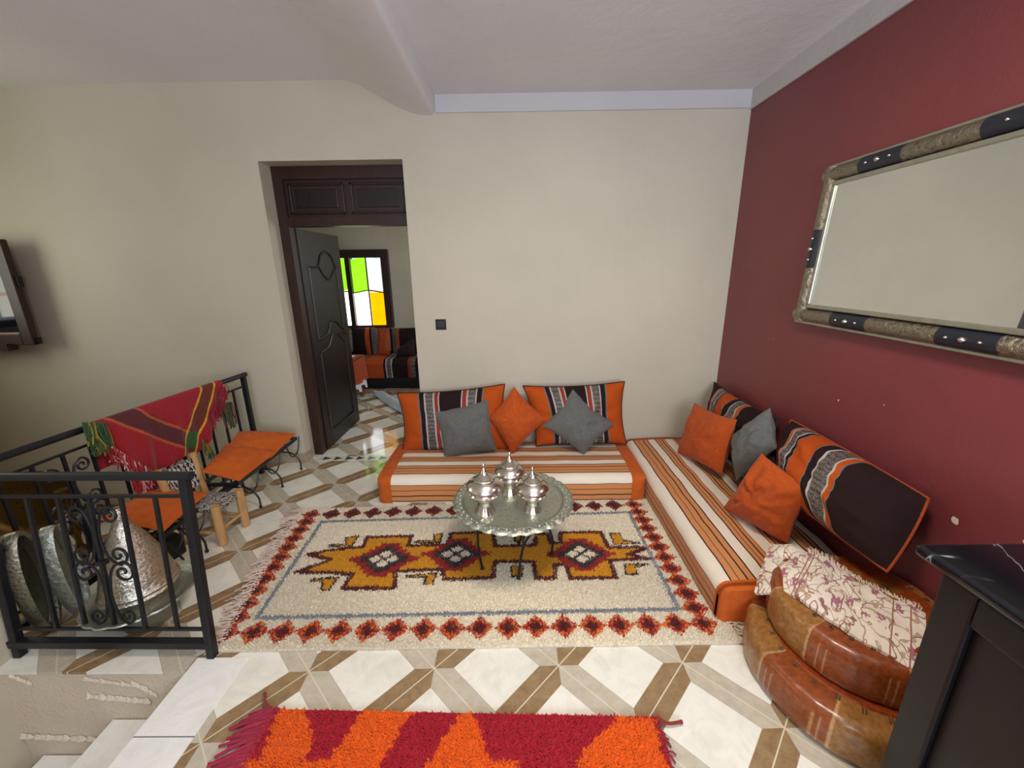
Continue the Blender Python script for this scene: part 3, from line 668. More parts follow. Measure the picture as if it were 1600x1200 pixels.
def rug1col(X, Y, u, v):
    n = len(X); C_ = np.repeat(CREAM[None], n, 0)
    C_ = C_*(1+.10*np.sin(X*3+Y*5))[:, None]*.97
    d = polydist(X, Y, bl); C_[d < .011] = BLU
    db = polydist(X, Y, body); ins = inpoly(X, Y, body); C_[ins] = OCH; C_[db < .013] = MAR
    for h in hooks:
        i = inpoly(X, Y, h); C_[i] = OCH; C_[polydist(X, Y, h) < .0058] = CHA*.6
    for k, (cx, cy) in enumerate(meds):
        dx, dy = np.abs(X-cx), np.abs(Y-cy); qx, qy = np.floor(dx/.028)*.028, np.floor(dy/.028)*.028
        e = qx/.21+qy/.17; C_[(e < .80) & ins] = REDC; C_[(e < .56) & ins] = CHA
        C_[(dy < .016) & (dx > .13) & (dx < .20)] = REDC
        for ox, oy in ((.05, 0), (-.05, 0), (0, .042), (0, -.042)):
            C_[(np.abs(X-cx-ox)/.038+np.abs(Y-cy-oy)/.031) < 1] = CREAM
        C_[(dx < .014) & (dy < .012)] = CHA
    for A_, B_, nn in ((cFL, cFR, 18), (cBL, cBR, 17), (cFL, cBL, 12), (cFR, cBR, 12)):
        for k in range(nn):
            c = A_+(B_-A_)*k/(nn-1); L = np.linalg.norm(B_-A_)/(nn-1)
            hor = A_ is cFL and B_ is cFR or A_ is cBL
            rx, ry = (.062, .062) if hor else (.064, .056)
            e = np.abs(X-c[0])/rx+np.abs(Y-c[1])/ry
            m1 = e < 1.06; m2 = e < .56
            mixr = np.where((np.sin(X*260)+np.sin(Y*240+X*60)) > .25, 1, 0)[:, None]
            oc = REDC*1.15*(1-mixr)+OR2*1.1*mixr
            if B_ is cBR and A_ is cBL: oc = np.repeat((MAR*.6+REDC*.4)[None], n, 0)
            C_[m1] = oc[m1]; C_[m2] = MAR
    return C_
def ragged(root, bil, edge, n, ln, col, mat, r=.003, name='fringe', z=.008, spread=1.6, bias=0.):
    g = G(); cols = []
    for k in range(n):
        t = (k+rng.random())/n; u, v = {'L': (0, t), 'R': (1, t), 'F': (t, 0), 'B': (t, 1)}[edge]
        p = bil(np.array([u]), np.array([v]))[0]; q = bil(np.array([.5]), np.array([.5]))[0]
        d = np.array([-1., 0]) if edge == 'L' else np.array([1., 0]); l = ln*(.5+rng.random()); a = (rng.random()-.5)*spread+bias; d = np.array([d[0]*cos(a), sin(a)])
        p0 = np.array([*(p-d*.02), z+.004]); p2 = np.array([*(p+d*l), .005+rng.random()*.004]); p1 = (p0+p2)/2+np.array([(rng.random()-.5)*.02, (rng.random()-.5)*.02, .006])
        c0 = len(g.v); g.tube(smoothline([p0, p1, p2], 3), r, 4); cols += [np.array(lin(col))*(.8+.4*rng.random())]*(len(g.v)-c0)
    o = obj(name, g, mat, root, colors=cols); o['kind'] = 'stuff'; return o
q1 = [w2(p, .012) for p in ((334,1017), (1161,1004), (1013,779), (471,795))]
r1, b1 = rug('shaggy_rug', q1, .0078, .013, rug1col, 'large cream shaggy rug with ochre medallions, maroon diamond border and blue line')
ragged(r1, b1, 'L', 170, .07, 'dcc4b4', M['woven'], .0028); ragged(r1, b1, 'R', 170, .06, 'd8c2ae', M['woven'], .0028)
CRI, ORR = np.array(lin('b3142b')), np.array(lin('f26409'))
def z2(p): return w2((300+p[0]/1.6*(1.6/1.6)*1.0, 1040+p[1]), .02)
def zz2(x, y): return w2((300+x/2.0, 1040+y/2.0), .02)      # crop of the near rug, 2x
def extend(poly): return poly
orr = [[zz2(*p) for p in P_] for P_ in (
    [(280,118),(335,112),(360,150),(375,210),(372,260),(330,290),(318,320),(200,320),(225,250),(250,180)],
    [(568,95),(715,98),(700,140),(655,180),(630,240),(600,270),(585,320),(400,320),(455,250),(490,205),(520,150)],
    [(856,115),(880,150),(905,200),(920,260),(945,320),(725,320),(760,270),(775,230),(810,190)],
    [(1335,150),(1445,160),(1465,240),(1475,320),(1190,320),(1225,260),(1260,220),(1300,190)])]
q2w = [w2(p, .02) for p in ((425,1105), (1027,1117))]
BLx, BRx = np.array(q2w[0]), np.array(q2w[1]); FLx = np.array([-.955, -.25]); FRx = np.array([.50, -.30])
low = [  # continuation of the flames below the picture's edge
    [(-.98, .98), (-.86, .98), (-.80, .8), (-.88, .55), (-.98, .4)], [(-.80, .98), (-.51, .98), (-.62, .7), (-.55, .45), (-.72, .3), (-.80, .6), (-.93, .8)],
    [(-.32, .98), (.0, .98), (-.05, .7), (.05, .45), (-.2, .2), (-.32, .5), (-.25, .8)], [(.22, .98), (.50, .98), (.50, .3), (.3, .1), (.2, .4), (.32, .7)]]
def rug2col(X, Y, u, v):
    C_ = np.repeat(CRI[None], len(X), 0)
    for P_ in orr+low: C_[inpoly(X+.006*np.sin(Y*170), Y, P_)] = ORR
    return C_
def bowed(q): return q
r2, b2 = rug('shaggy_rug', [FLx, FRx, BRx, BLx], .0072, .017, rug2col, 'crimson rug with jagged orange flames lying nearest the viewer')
ragged(r2, b2, 'L', 330, .085, 'a02440', M['woven'], .006, spread=.5, bias=-.35); ragged(r2, b2, 'R', 80, .018, '8a1c30', M['woven'], .004)
for a, b, c in ((w2((423,1108)), w2((414,1098)), w2((413,1082))), (w2((1026,1120)), w2((1042,1130)), w2((1066,1126)))):
    g = G().tube(smoothline([(*a, .02), (*b, .018), (*c, .012)], 4), [.007]*4+[.006]*4+[.008], 6)
    obj('corner_cord', g, M['woven'], r2, colors=[np.array(lin('8a3020'))]*len(g.v))

# ------------------------------------------------------------------ tray table and jars
TC = np.array([-.017, 1.935]); TH = .405; TR_ = .315
st = thing('tray_stand', (TC[0], TC[1], 0), 'black iron folding stand with curved legs under the round tray', 'table stand')
zl = .02
def sp(x, y, z): return (TC[0]+x, TC[1]+y, z)
for P_ in ([(.17,-.02,TH-.03),(.12,-.06,.29),(.06,-.09,.21),(.035,-.11,.12),(.025,-.125,zl)], [(.07,-.14,TH-.03),(.10,-.10,.30),(.14,.0,.24),(.19,.06,.20),(.22,.06,.12),(.215,.05,zl)],
           [(-.20,-.08,TH-.03),(-.19,-.08,.27),(-.19,-.06,.15),(-.175,-.05,zl)], [(-.12,.14,TH-.03),(-.05,.10,.27),(.04,.08,.15),(.03,.16,zl)]):
    o = obj('leg', G().tube(smoothline([sp(*p) for p in P_], 6), .0065, 8).ball(sp(*P_[-1]), .011), M['iron'], st)
obj('ring', G().tube([sp(.2*cos(a), .2*sin(a), TH-.026) for a in np.linspace(0, 2*pi, 33)], .006, 6), M['iron'], st)
ty = thing('serving_tray', (TC[0], TC[1], TH-.02), 'round engraved metal tray with scalloped rim holding three silver jars', 'tray')
obj('tray_plate', G().lathe([(.001, TH-.004), (.15, TH-.004), (.215, TH-.003), (.235, TH+.002), (.25, TH+.013), (.262, TH+.017), (.262, TH+.012), (.25, TH+.006), (.232, TH-.008), (.21, TH-.012), (.001, TH-.012)], (TC[0], TC[1], 0), 72), M['tray'], ty)
def scal(a, r, z): return 1+(.034*abs(sin(a*15))-.016)*(1 if r > .29 else 0)
obj('scalloped_rim', G().lathe([(.2615, TH+.014), (.27, TH+.022), (.283, TH+.019), (.297, TH+.026), (.312, TH+.021), (.318, TH+.014), (.312, TH+.010), (.297, TH+.016), (.27, TH+.012)], (TC[0], TC[1], 0), 180, scal), M['tray_rim'], ty)
g = G()
for k in range(90):
    a = 2*pi*k/90; rr = .289+(.011 if k % 2 else -.006); g.ball((TC[0]+rr*cos(a), TC[1]+rr*sin(a), TH+.022), .0065, 7)
o = obj('rim_chasing', g, M['tray_rim'], ty); o['kind'] = 'stuff'
def jar(cx, cy, s, label):
    z0 = TH-.003
    root = thing('lidded_jar', (cx, cy, z0), label, 'jar', 'silver jars on the tray')
    body_ = [(.001,0),(.046,0),(.0475,.005),(.044,.011),(.039,.020),(.034,.032),(.031,.044),(.028,.054),(.032,.058),(.030,.063),(.036,.069),(.047,.077),(.054,.086),(.057,.094),(.062,.098),(.058,.103),(.054,.108),(.055,.118),(.061,.128),(.001,.128)]
    lid_ = [(.073,.127),(.0755,.131),(.073,.137),(.067,.146),(.057,.155),(.044,.162),(.041,.163),(.0405,.166),(.044,.169),(.0435,.174),(.036,.178),(.026,.184),(.016,.188),(.011,.196),(.007,.208),(.004,.214),(.0075,.219),(.007,.226),(.003,.231),(.001,.236)]
    rib = lambda a, r, z: 1+(.05*abs(sin(a*6)) if .008 < z < .05 else 0)+(.02*sin(a*24) if .066 < z < .095 else 0)
    rib = (lambda f: (lambda a, r, z: f(a, r, z/s)))(rib)
    obj('jar_body', G().lathe([(r*s, z*s) for r, z in body_], (cx, cy, z0), 72, rib), M['silver'], root, flat_angle=70)
    l = obj('jar_lid', G().lathe([(.001, .129*s)]+[(r*s, z*s) for r, z in lid_], (cx, cy, z0), 48), M['silver'], root, flat_angle=50)
    obj('lid_band', G().tube([(cx+.0435*s*cos(a), cy+.0435*s*sin(a), z0+.1665*s) for a in np.linspace(0, 2*pi, 41)], .0035*s, 6), M['silver_eng'], l)
    for k in range(8):
        a = k*pi/4+.2; obj('rim_ornament', G().ball((cx+.061*s*cos(a), cy+.061*s*sin(a), z0+.1*s), .006*s, 8), M['silver_eng'], root)
    return root
j1 = AZ(758, 802, TH); jar(j1[0], j1[1], 1.22, 'left silver lidded jar, the widest of the three on the tray')
j3 = AZ(832, 800, TH); jar(j3[0], j3[1], 1.10, 'right silver lidded jar on the round tray')
j2 = AZ(797, 772, TH); jar(j2[0], j2[1], 1.10, 'rearmost silver lidded jar, partly hidden between the front two')

# ------------------------------------------------------------------ railings
def spiral(c, r, a0, turns, sgn, n=18):
    """2-D spiral going inwards from angle a0"""
    return [(c[0]+r*(1-.86*k/n)*cos(a0+sgn*turns*2*pi*k/n), c[1]+r*(1-.86*k/n)*sin(a0+sgn*turns*2*pi*k/n)) for k in range(n+1)]
def cscroll(c1, r1, c2, r2, bulge, side):
    """c1 upper curl, c2 lower curl; back of the C lies at x=bulge, towards the baluster"""
    a = spiral(c1, r1, pi/2, 1.35, -side)[::-1]
    b = spiral(c2, r2, -pi/2, 1.35, side)
    mid = [(bulge+side*.02, c1[1]+r1*.2), (bulge, (c1[1]+c2[1])/2), (bulge+side*.02, c2[1]-r2*.2)]
    return smoothline(a+mid+b, 3)
def railing(name, P, L, ht, balusters, orn, label, posts, low=.07, thin_top=.085, tw=.036, groundz=0.):
    root = thing(name, P(0, groundz), label, 'railing')
    obj('handrail', G().tube([P(-.04, ht), P(L+.03, ht)], tw/2, 12), M['iron'], root)
    for s in posts:
        bevel(obj('post', G().bar(P(s, groundz), P(s, ht), .032), M['iron'], root, smooth=False), .003)
    bevel(obj('bottom_rail', G().bar(P(-.05, low), P(L, low), .034), M['iron'], root, smooth=False), .003)
    obj('slim_rail', G().bar(P(0, ht-thin_top), P(L, ht-thin_top), .012), M['iron'], root, smooth=False)
    obj('slim_rail', G().bar(P(0, low+.07), P(L, low+.07), .012), M['iron'], root, smooth=False)
    for s in balusters:
        obj('baluster', G().bar(P(s, low+.07), P(s, ht-thin_top), .013), M['iron'], root, smooth=False)
    lo, hi = low+.07, ht-thin_top; Hh = hi-lo
    for s in orn:
        for side in (-1, 1):
            for (c1, r1_, c2, r2_) in (((s+side*.066, lo+Hh*.86), .036, (s+side*.075, lo+Hh*.57), .042), ((s+side*.082, lo+Hh*.44), .048, (s+side*.064, lo+Hh*.10), .034)):
                pts = cscroll(c1, r1_, c2, r2_, s+side*.012, side)
                obj('scroll', G().tube([P(x, z) for x, z in pts], .0055, 6), M['iron'], root)
        obj('collar', G().bar(P(s, lo+Hh*.50), P(s, lo+Hh*.53), .03), M['iron'], root, smooth=False)
    return root
A0 = np.array([-2.178, 1.388]); AL = .853
def PA(s, z): return np.array([A0[0]+s, A0[1]-.012*s+.10*z, z])
xs = [AY(px, 979, 1.39)[0]-A0[0] for px in (83, 130, 177, 225, 276)]
railing('stair_railing', PA, AL, .825, xs, [xs[2]], 'front black iron railing with scrolls at the head of the stairs', [0, AL], low=.065)
B0, B1 = np.array([-2.27, 1.46]), np.array([-2.11, 3.05]); BL_ = np.linalg.norm(B1-B0); bd_ = (B1-B0)/BL_
def PB(s, z): return np.array([*(B0+bd_*s), z])
railing('stair_railing', PB, BL_, .838, [BL_*k/13 for k in range(1, 13)], [BL_*k/13 for k in (3, 7)], 'rear black iron railing carrying the red fringed blanket', [BL_], low=.06)

# ------------------------------------------------------------------ red blanket over the rear railing
def PBpx(x, y, off=.0):
    """point of the photograph on the vertical plane of the rear railing"""
    d = _r*(x-800)/FPX + _u*(600-y)/FPX + _f; n = np.array([-bd_[1], bd_[0], 0.]); q = np.array([*B0, 0])-n*off
    return _C + ((q-_C)@n)/(d@n)*d
def PBs(p): return float((p[:2]-B0)@bd_)
def c1(x, y): return (x/4, 560+y/4)          # coordinates of a 4x crop
outl_b = [PBpx(*c1(*p), .05) for p in ((600,365),(640,560),(700,600),(830,650),(905,690),(975,705),(1070,680),(1170,610),(1240,600),(1300,560),(1340,480),(1380,350),(1420,200))]
sb = [PBs(p) for p in outl_b]; zbm = [p[2] for p in outl_b]
s_l, s_r = sb[0], sb[-1]
bott = sorted(zip(sb, zbm))
def blanket(u, v):
    s = s_l+(s_r-s_l)*u; zt_ = .838; zb2 = np.interp(s, [b[0] for b in bott], [b[1] for b in bott]); zb2 = min(zb2, zt_-.03)
    if v < .22:     # back flap and over the rail
        a = v/.22; th = pi*(a); z = zt_+.022*sin(th) if a > .35 else zt_-.25*(.35-a)/.35
        off = -.022*cos(th) if a > .35 else -.024
        p = PB(s, z); return p-np.array([-bd_[1], bd_[0], 0])*off
    a = (v-.22)/.78; z = zt_-(zt_-zb2)*a
    off = .024+.012*sin(s*26+a*3)*a+.008*sin(s*61)*a
    return PB(s, z)-np.array([-bd_[1], bd_[0], 0])*off
g = G().sheet(blanket, 150, 110, .004)
V = np.array(g.v); S_ = (V[:, :2]-B0)@bd_; Z_ = V[:, 2]; BC = np.repeat(np.array(lin('9c1423'))[None], len(V), 0)
def bp(pts): return [(PBs(q), q[2]) for q in [PBpx(*c1(*p), .04) for p in pts]]
for P_, c in (([(640,370),(860,300),(1190,460),(1160,560),(1000,500)], '5a2028'), ([(1285,150),(1360,140),(1235,600),(1160,600),(1180,470)], '6a2a1c'), ([(1190,455),(1265,460),(1240,560),(1165,560)], '2f5a2a')):
    BC[inpoly(S_, Z_, bp(P_))] = lin(c)
def sline(pts, wd, c):
    P_ = bp(pts); d = np.full(len(V), 9.)
    for (a, b) in zip(P_, P_[1:]):
        a = np.array(a); b = np.array(b); ab = b-a; t = np.clip(((S_-a[0])*ab[0]+(Z_-a[1])*ab[1])/(ab@ab), 0, 1); d = np.minimum(d, np.hypot(S_-a[0]-t*ab[0], Z_-a[1]-t*ab[1]))
    BC[d < wd] = lin(c)
sline([(660,365),(820,430),(1000,500),(1160,560)], .007, 'b8562c'); sline([(860,300),(960,370),(1190,460)], .007, 'b8562c')
sline([(1285,150),(1240,300),(1185,460),(1160,600)], .007, 'd9a428'); sline([(1360,140),(1310,330),(1260,480),(1235,600)], .007, 'd9a428')
bk = thing('fringed_blanket', PB(s_l, .5), 'red woven blanket with brown stripes and coloured fringes draped over the rear railing', 'blanket')
obj('blanket_cloth', g, M['woven'], bk, colors=BC)
def strands(name, px0, px1, n, ln, cols_, off=.045, r=.0035):
    g = G(); cc = []
    for k in range(n):
        t = (k+rng.random())/n; p = PBpx(px0[0]+(px1[0]-px0[0])*t, px0[1]+(px1[1]-px0[1])*t, off+rng.random()*.02); l = ln*(.7+.5*rng.random())
        c = lin(cols_[int(rng.random()*len(cols_))]); c0 = len(g.v)
        g.tube(smoothline([p, p+np.array([(rng.random()-.5)*.02, (rng.random()-.5)*.02, -l*.5]), p+np.array([(rng.random()-.5)*.03, (rng.random()-.5)*.04, -l])], 3), r, 4); cc += [np.array(c)]*(len(g.v)-c0)
    o = obj(name, g, M['woven'], bk, colors=cc); o['kind'] = 'stuff'; return o
o = strands('fringe', (128,660), (163,660), 60, .16, ['1f3f24', '2c5030', '3c5432', '8a7420'], .03, .005); o['label'] = 'green and yellow fringe'
o = strands('fringe', (163,690), (238,735), 90, .11, ['a81a2a', 'b8303a', 'd8c0b0', '8c1020'], .03); o['label'] = 'red and white fringe'
o = strands('fringe', (205,748), (262,735), 70, .10, ['a81a2a', 'b8303a', 'd09090', '8c1020'], .03, .004)
o = strands('fringe', (344,630), (362,628), 40, .17, ['1f3f24', '2c5030', '5c4a2a', '7a3a2a'], .03); o['label'] = 'green fringe'
o = strands('fringe', (316,686), (330,700), 30, .09, ['1f3f24', '3c5432', '8a7420'], .05)
o = strands('fringe', (330,650), (352,600), 40, .10, ['8c1428', 'a8203a', '702030'], .035)

# ------------------------------------------------------------------ wrought-iron benches with orange cushions
def bench(x0, x1, y0, y1, z, label, feet):
    root = thing('iron_bench', ((x0+x1)/2, (y0+y1)/2, 0), label, 'bench')
    f = G()
    f.bar((x0, y0, z), (x0, y1, z), .016, .022).bar((x1, y0, z), (x1, y1, z), .016, .022).bar((x0, y0, z), (x1, y0, z), .016, .022).bar((x0, y1, z), (x1, y1, z), .016, .022)
    for k in range(1, 6): yy = y0+(y1-y0)*k/6; f.bar((x0, yy, z), (x1, yy, z), .008)
    obj('seat_frame', f, M['iron'], root, smooth=False)
    for y in feet:
        for sx, xx in ((1, x1), (-1, x0)):
            pts = [(xx, y, z), (xx-sx*.03, y, z*.72), (xx-sx*.10, y, z*.60), (xx-sx*.13, y, z*.66)]
            obj('leg', G().tube(smoothline([(xx-sx*.14, y, z*.98), (xx-sx*.12, y, z*.66), (xx-sx*.03, y, z*.60), (xx+sx*.03, y, z*.34), (xx+sx*.035, y, .006)], 6), .0065, 6).ball((xx+sx*.035, y, .011), .011)
                .tube(smoothline([(xx, y-.10, z), (xx, y-.06, z*.62), (xx, y, z*.5), (xx, y+.06, z*.62), (xx, y+.10, z)], 5), .005, 6), M['iron'], root)
    return root
bench(-2.07, -1.84, 2.40, 3.16, .26, 'far low iron bench with arched legs beneath two orange cushions', [2.53, 2.81, 3.10])
bench(-2.14, -1.88, 1.84, 2.10, .26, 'near low iron bench beneath the single orange cushion by the tagine', [1.9, 2.06])
zc = .31
def flat_c(px, zs): return [AZ(*p, z) for p, z in zip(px, zs)]
pillow('seat_cushion', flat_c([(372,674),(464,677),(424,716),(345,708)], [.46,.36,.29,.42]), .10, M['orange_bench'], 'flat orange seat cushion nearest the doorway corner', 'orange seat cushions', bow=.04, seed=11, n=26)
pillow('seat_cushion', flat_c([(352,694),(434,706),(374,752),(314,738)], [.43,.33,.285,.41]), .10, M['orange_bench'], 'flat orange seat cushion just below the blanket\'s corner', 'orange seat cushions', bow=.04, seed=12, n=26)
pillow('seat_cushion', flat_c([(232,766),(328,769),(256,831),(152,812)], [.37,.285,.285,.35]), .10, M['orange_bench'], 'flat orange seat cushion directly behind the silver tagine', 'orange seat cushions', bow=.04, seed=13, n=26)

# small wooden chair with braided seat
ch = thing('low_chair', (-1.93, 2.24, 0), 'small pale wooden chair with black and white braided seat and back', 'chair')
zs = .235
c_fl, c_fr = np.array([-1.80, 2.135]), np.array([-1.78, 2.325]); c_bl, c_br = np.array([-2.03, 2.15]), np.array([-2.01, 2.36])
def post(p, z, r=.026, top=None):
    t = top if top is not None else p
    return G().tube([(p[0], p[1], 0.002), ((p[0]*.5+t[0]*.5), (p[1]*.5+t[1]*.5), z*.5), (t[0], t[1], z)], [r*.95, r, r*.97], 12)
obj('leg', post(c_fl, zs+.03), M['wood_pale'], ch); obj('leg', post(c_fr, zs+.03), M['wood_pale'], ch)
btl, btr = np.array([-2.09, 2.14]), np.array([-2.07, 2.38])
obj('back_post', post(c_bl, .50, .022, btl), M['wood_pale'], ch); obj('back_post', post(c_br, .50, .022, btr), M['wood_pale'], ch)
for a, b, z in ((c_fl, c_fr, .10), (c_bl, c_br, .10), (c_fl, c_bl, .08), (c_fr, c_br, .08)):
    obj('stretcher', G().tube([(*a, z), (*b, z)], .010, 8), M['wood_pale'], ch)
def seatf(u, v):
    p = (c_bl*(1-u)+c_fl*u)*(1-v)+(c_br*(1-u)+c_fr*u)*v
    e = (1-(2*u-1)**6)*(1-(2*v-1)**6)
    return (p[0], p[1], zs-.012+.012*e+.004*noise.noise(Vector((u*20, v*20, 0))))
obj('braided_seat', G().sheet(seatf, 24, 24, .03), M['zebra'], ch)
def backf(u, v):
    a = lerp((*c_bl, 0), (*btl, .5), .58+.36*v); b = lerp((*c_br, 0), (*btr, .5), .58+.36*v); p = lerp(a, b, u); p[0] -= .01*sin(pi*u); return p
obj('braided_back', G().sheet(backf, 20, 12, .02), M['zebra'], ch)

# ------------------------------------------------------------------ silver tagine on its tray, trays on edge, black case
tb = AZ(213, 984, 0); tx, tyy = -1.775, 1.585
tg = thing('tagine', (tx, tyy, .02), 'silver engraved tagine with tall conical lid behind the front railing', 'tagine')
obj('tagine_base', G().lathe([(.001,.012),(.075,.012),(.08,.025),(.07,.035),(.08,.05),(.11,.075),(.132,.12),(.139,.175),(.143,.18),(.143,.19),(.001,.19)], (tx, tyy, 0), 56), M['silver_eng'], tg)
obj('tagine_lid', G().lathe([(.001,.19),(.149,.19),(.153,.197),(.149,.205),(.145,.208),(.146,.217),(.140,.223),(.133,.26),(.118,.32),(.097,.38),(.073,.44),(.050,.49),(.036,.52),(.028,.545),(.029,.553),(.024,.557),(.023,.60),(.020,.605),(.001,.605)], (tx, tyy, 0), 56), M['silver_eng'], tg)
gt = thing('engraved_tray', (tx, tyy+.06, .03), 'wide scalloped silver tray standing on the floor behind the tagine', 'tray')
tl = np.array(Matrix.Rotation(radians(8), 3, 'X'))
sc2 = lambda a, r, z: 1+(.03*abs(sin(a*9))-.012)*(1 if r > .19 else 0)
obj('tray_plate', G().lathe([(.146,.13),(.16,.132),(.175,.15),(.212,.162),(.215,.155),(.18,.142),(.165,.124),(.146,.12)], (tx, tyy+.0, 0), 126, sc2), M['tray_rim'], gt)
obj('foot_ring', G().lathe([(.085,.0),(.095,.0),(.10,.012),(.148,.12),(.145,.122)], (tx, tyy, 0), 48), M['tray'], gt)
def disc_on_edge(cx, cy, cz, R_, yaw, lean, name, label, mat, rimmat, group=None, depth=.045):
    root = thing(name, (cx, cy, cz-R_), label, 'tray', group)
    rot = np.array((Matrix.Rotation(yaw, 3, 'Z') @ Matrix.Rotation(radians(90)-lean, 3, 'Y'))) @ np.diag([1, .30, 1.])
    obj('tray_plate', G().lathe([(.001,0),(R_*.82,0),(R_*.88,.006),(R_*.9,.02),(R_*.88,.012),(R_*.8,-.006),(.001,-.006)], (cx, cy, cz), 64, tilt=rot), mat, root)
    obj('tray_rim', G().lathe([(R_*.885,.012),(R_*.9,depth),(R_*.97,depth+.006),(R_,depth-.004),(R_*.985,.004),(R_*.93,-.004),(R_*.88,.004)], (cx, cy, cz), 90, tilt=rot), rimmat, root)
    return root
disc_on_edge(-2.195, 1.50, .273, .265, radians(24), radians(1), 'upright_tray', 'oval silver tray standing on edge, in the corner of the two railings', M['old_silver'], M['old_silver'], None)
disc_on_edge(-2.16, 1.60, .253, .245, radians(26), radians(2), 'upright_tray', 'oval tray standing on edge between the corner tray and the tagine', M['old_silver'], M['tray_rim'], None)
def case(name, a, b, wd, h, label):
    a = np.array(a); b = np.array(b); d = (b-a)/np.linalg.norm(b-a); n = np.array([d[1], -d[0]])
    root = thing(name, (*(a+b)/2, 0), label, 'case')
    vs = []
    prof = [(0, 0), (wd, 0), (wd, h*.7), (wd*.85, h*.92), (wd*.5, h), (wd*.12, h*.92), (0, h*.7)]
    for t in (0, .04, .5, .96, 1): 
        for (o, z) in prof:
            sh = .8 if t in (0, 1) else 1
            vs.append((*(a+(b-a)*t+n*(wd/2+(o-wd/2)*sh)), .004+z*(.9 if t in (0, 1) else 1)))
    m = len(prof); fs = [(j*m+i, j*m+(i+1) % m, (j+1)*m+(i+1) % m, (j+1)*m+i) for j in range(4) for i in range(m)]+[tuple(range(m-1, -1, -1)), tuple(4*m+i for i in range(m))]
    obj('case_body', G().add(vs, fs), M['black'], root)
    c = a+(b-a)*.62+n*(wd/2); obj('round_badge', G().lathe([(.001,0),(.045,0),(.05,.004),(.045,.008),(.03,.006),(.001,.006)], (c[0], c[1], h+.002), 24), plain('dark_metal', '303238', .3, .8), root)
    return root
case('instrument_case', (-2.15, 1.78), (-2.09, 2.10), .12, .13, 'black case lying on the floor between the trays and the orange bench')

# brass pieces on the lower landing, behind the railings
LZ = -.5
bt = thing('brass_disc', (-3.93, 2.9, LZ), 'round brass tray standing upright on a foot beyond the rear railing', 'tray')
rot = np.array(Matrix.Rotation(radians(40), 3, 'Z') @ Matrix.Rotation(radians(80), 3, 'X'))
obj('tray_plate', G().lathe([(.001,0),(.19,0),(.23,.01),(.25,.03),(.255,.02),(.23,-.004),(.001,-.008)], (-3.93, 2.9, LZ+.34), 64, tilt=rot), M['brass'], bt)
obj('foot', G().lathe([(.001,0),(.09,0),(.09,.01),(.04,.04),(.02,.07),(.015,.10),(.001,.10)], (-3.90, 2.87, LZ), 32), M['brass'], bt)
cs = thing('brass_candlestick', (-3.42, 2.72, LZ), 'tall brass candlestick with a curled arm beyond the rear railing', 'candlestick')
obj('candlestick_body', G().lathe([(.001,0),(.07,0),(.07,.01),(.04,.04),(.02,.07),(.018,.12),(.025,.15),(.04,.19),(.025,.23),(.015,.27),(.014,.33),(.025,.36),(.035,.39),(.025,.41),(.014,.43),(.014,.47),(.04,.5),(.042,.55),(.02,.56),(.001,.56)], (-3.42, 2.72, LZ), 32), M['brass'], cs)
obj('curled_arm', G().tube(smoothline([(-3.41, 2.72, LZ+.38), (-3.35, 2.72, LZ+.36), (-3.29, 2.72, LZ+.38), (-3.27, 2.72, LZ+.43)], 6), .006, 6), M['brass'], cs)

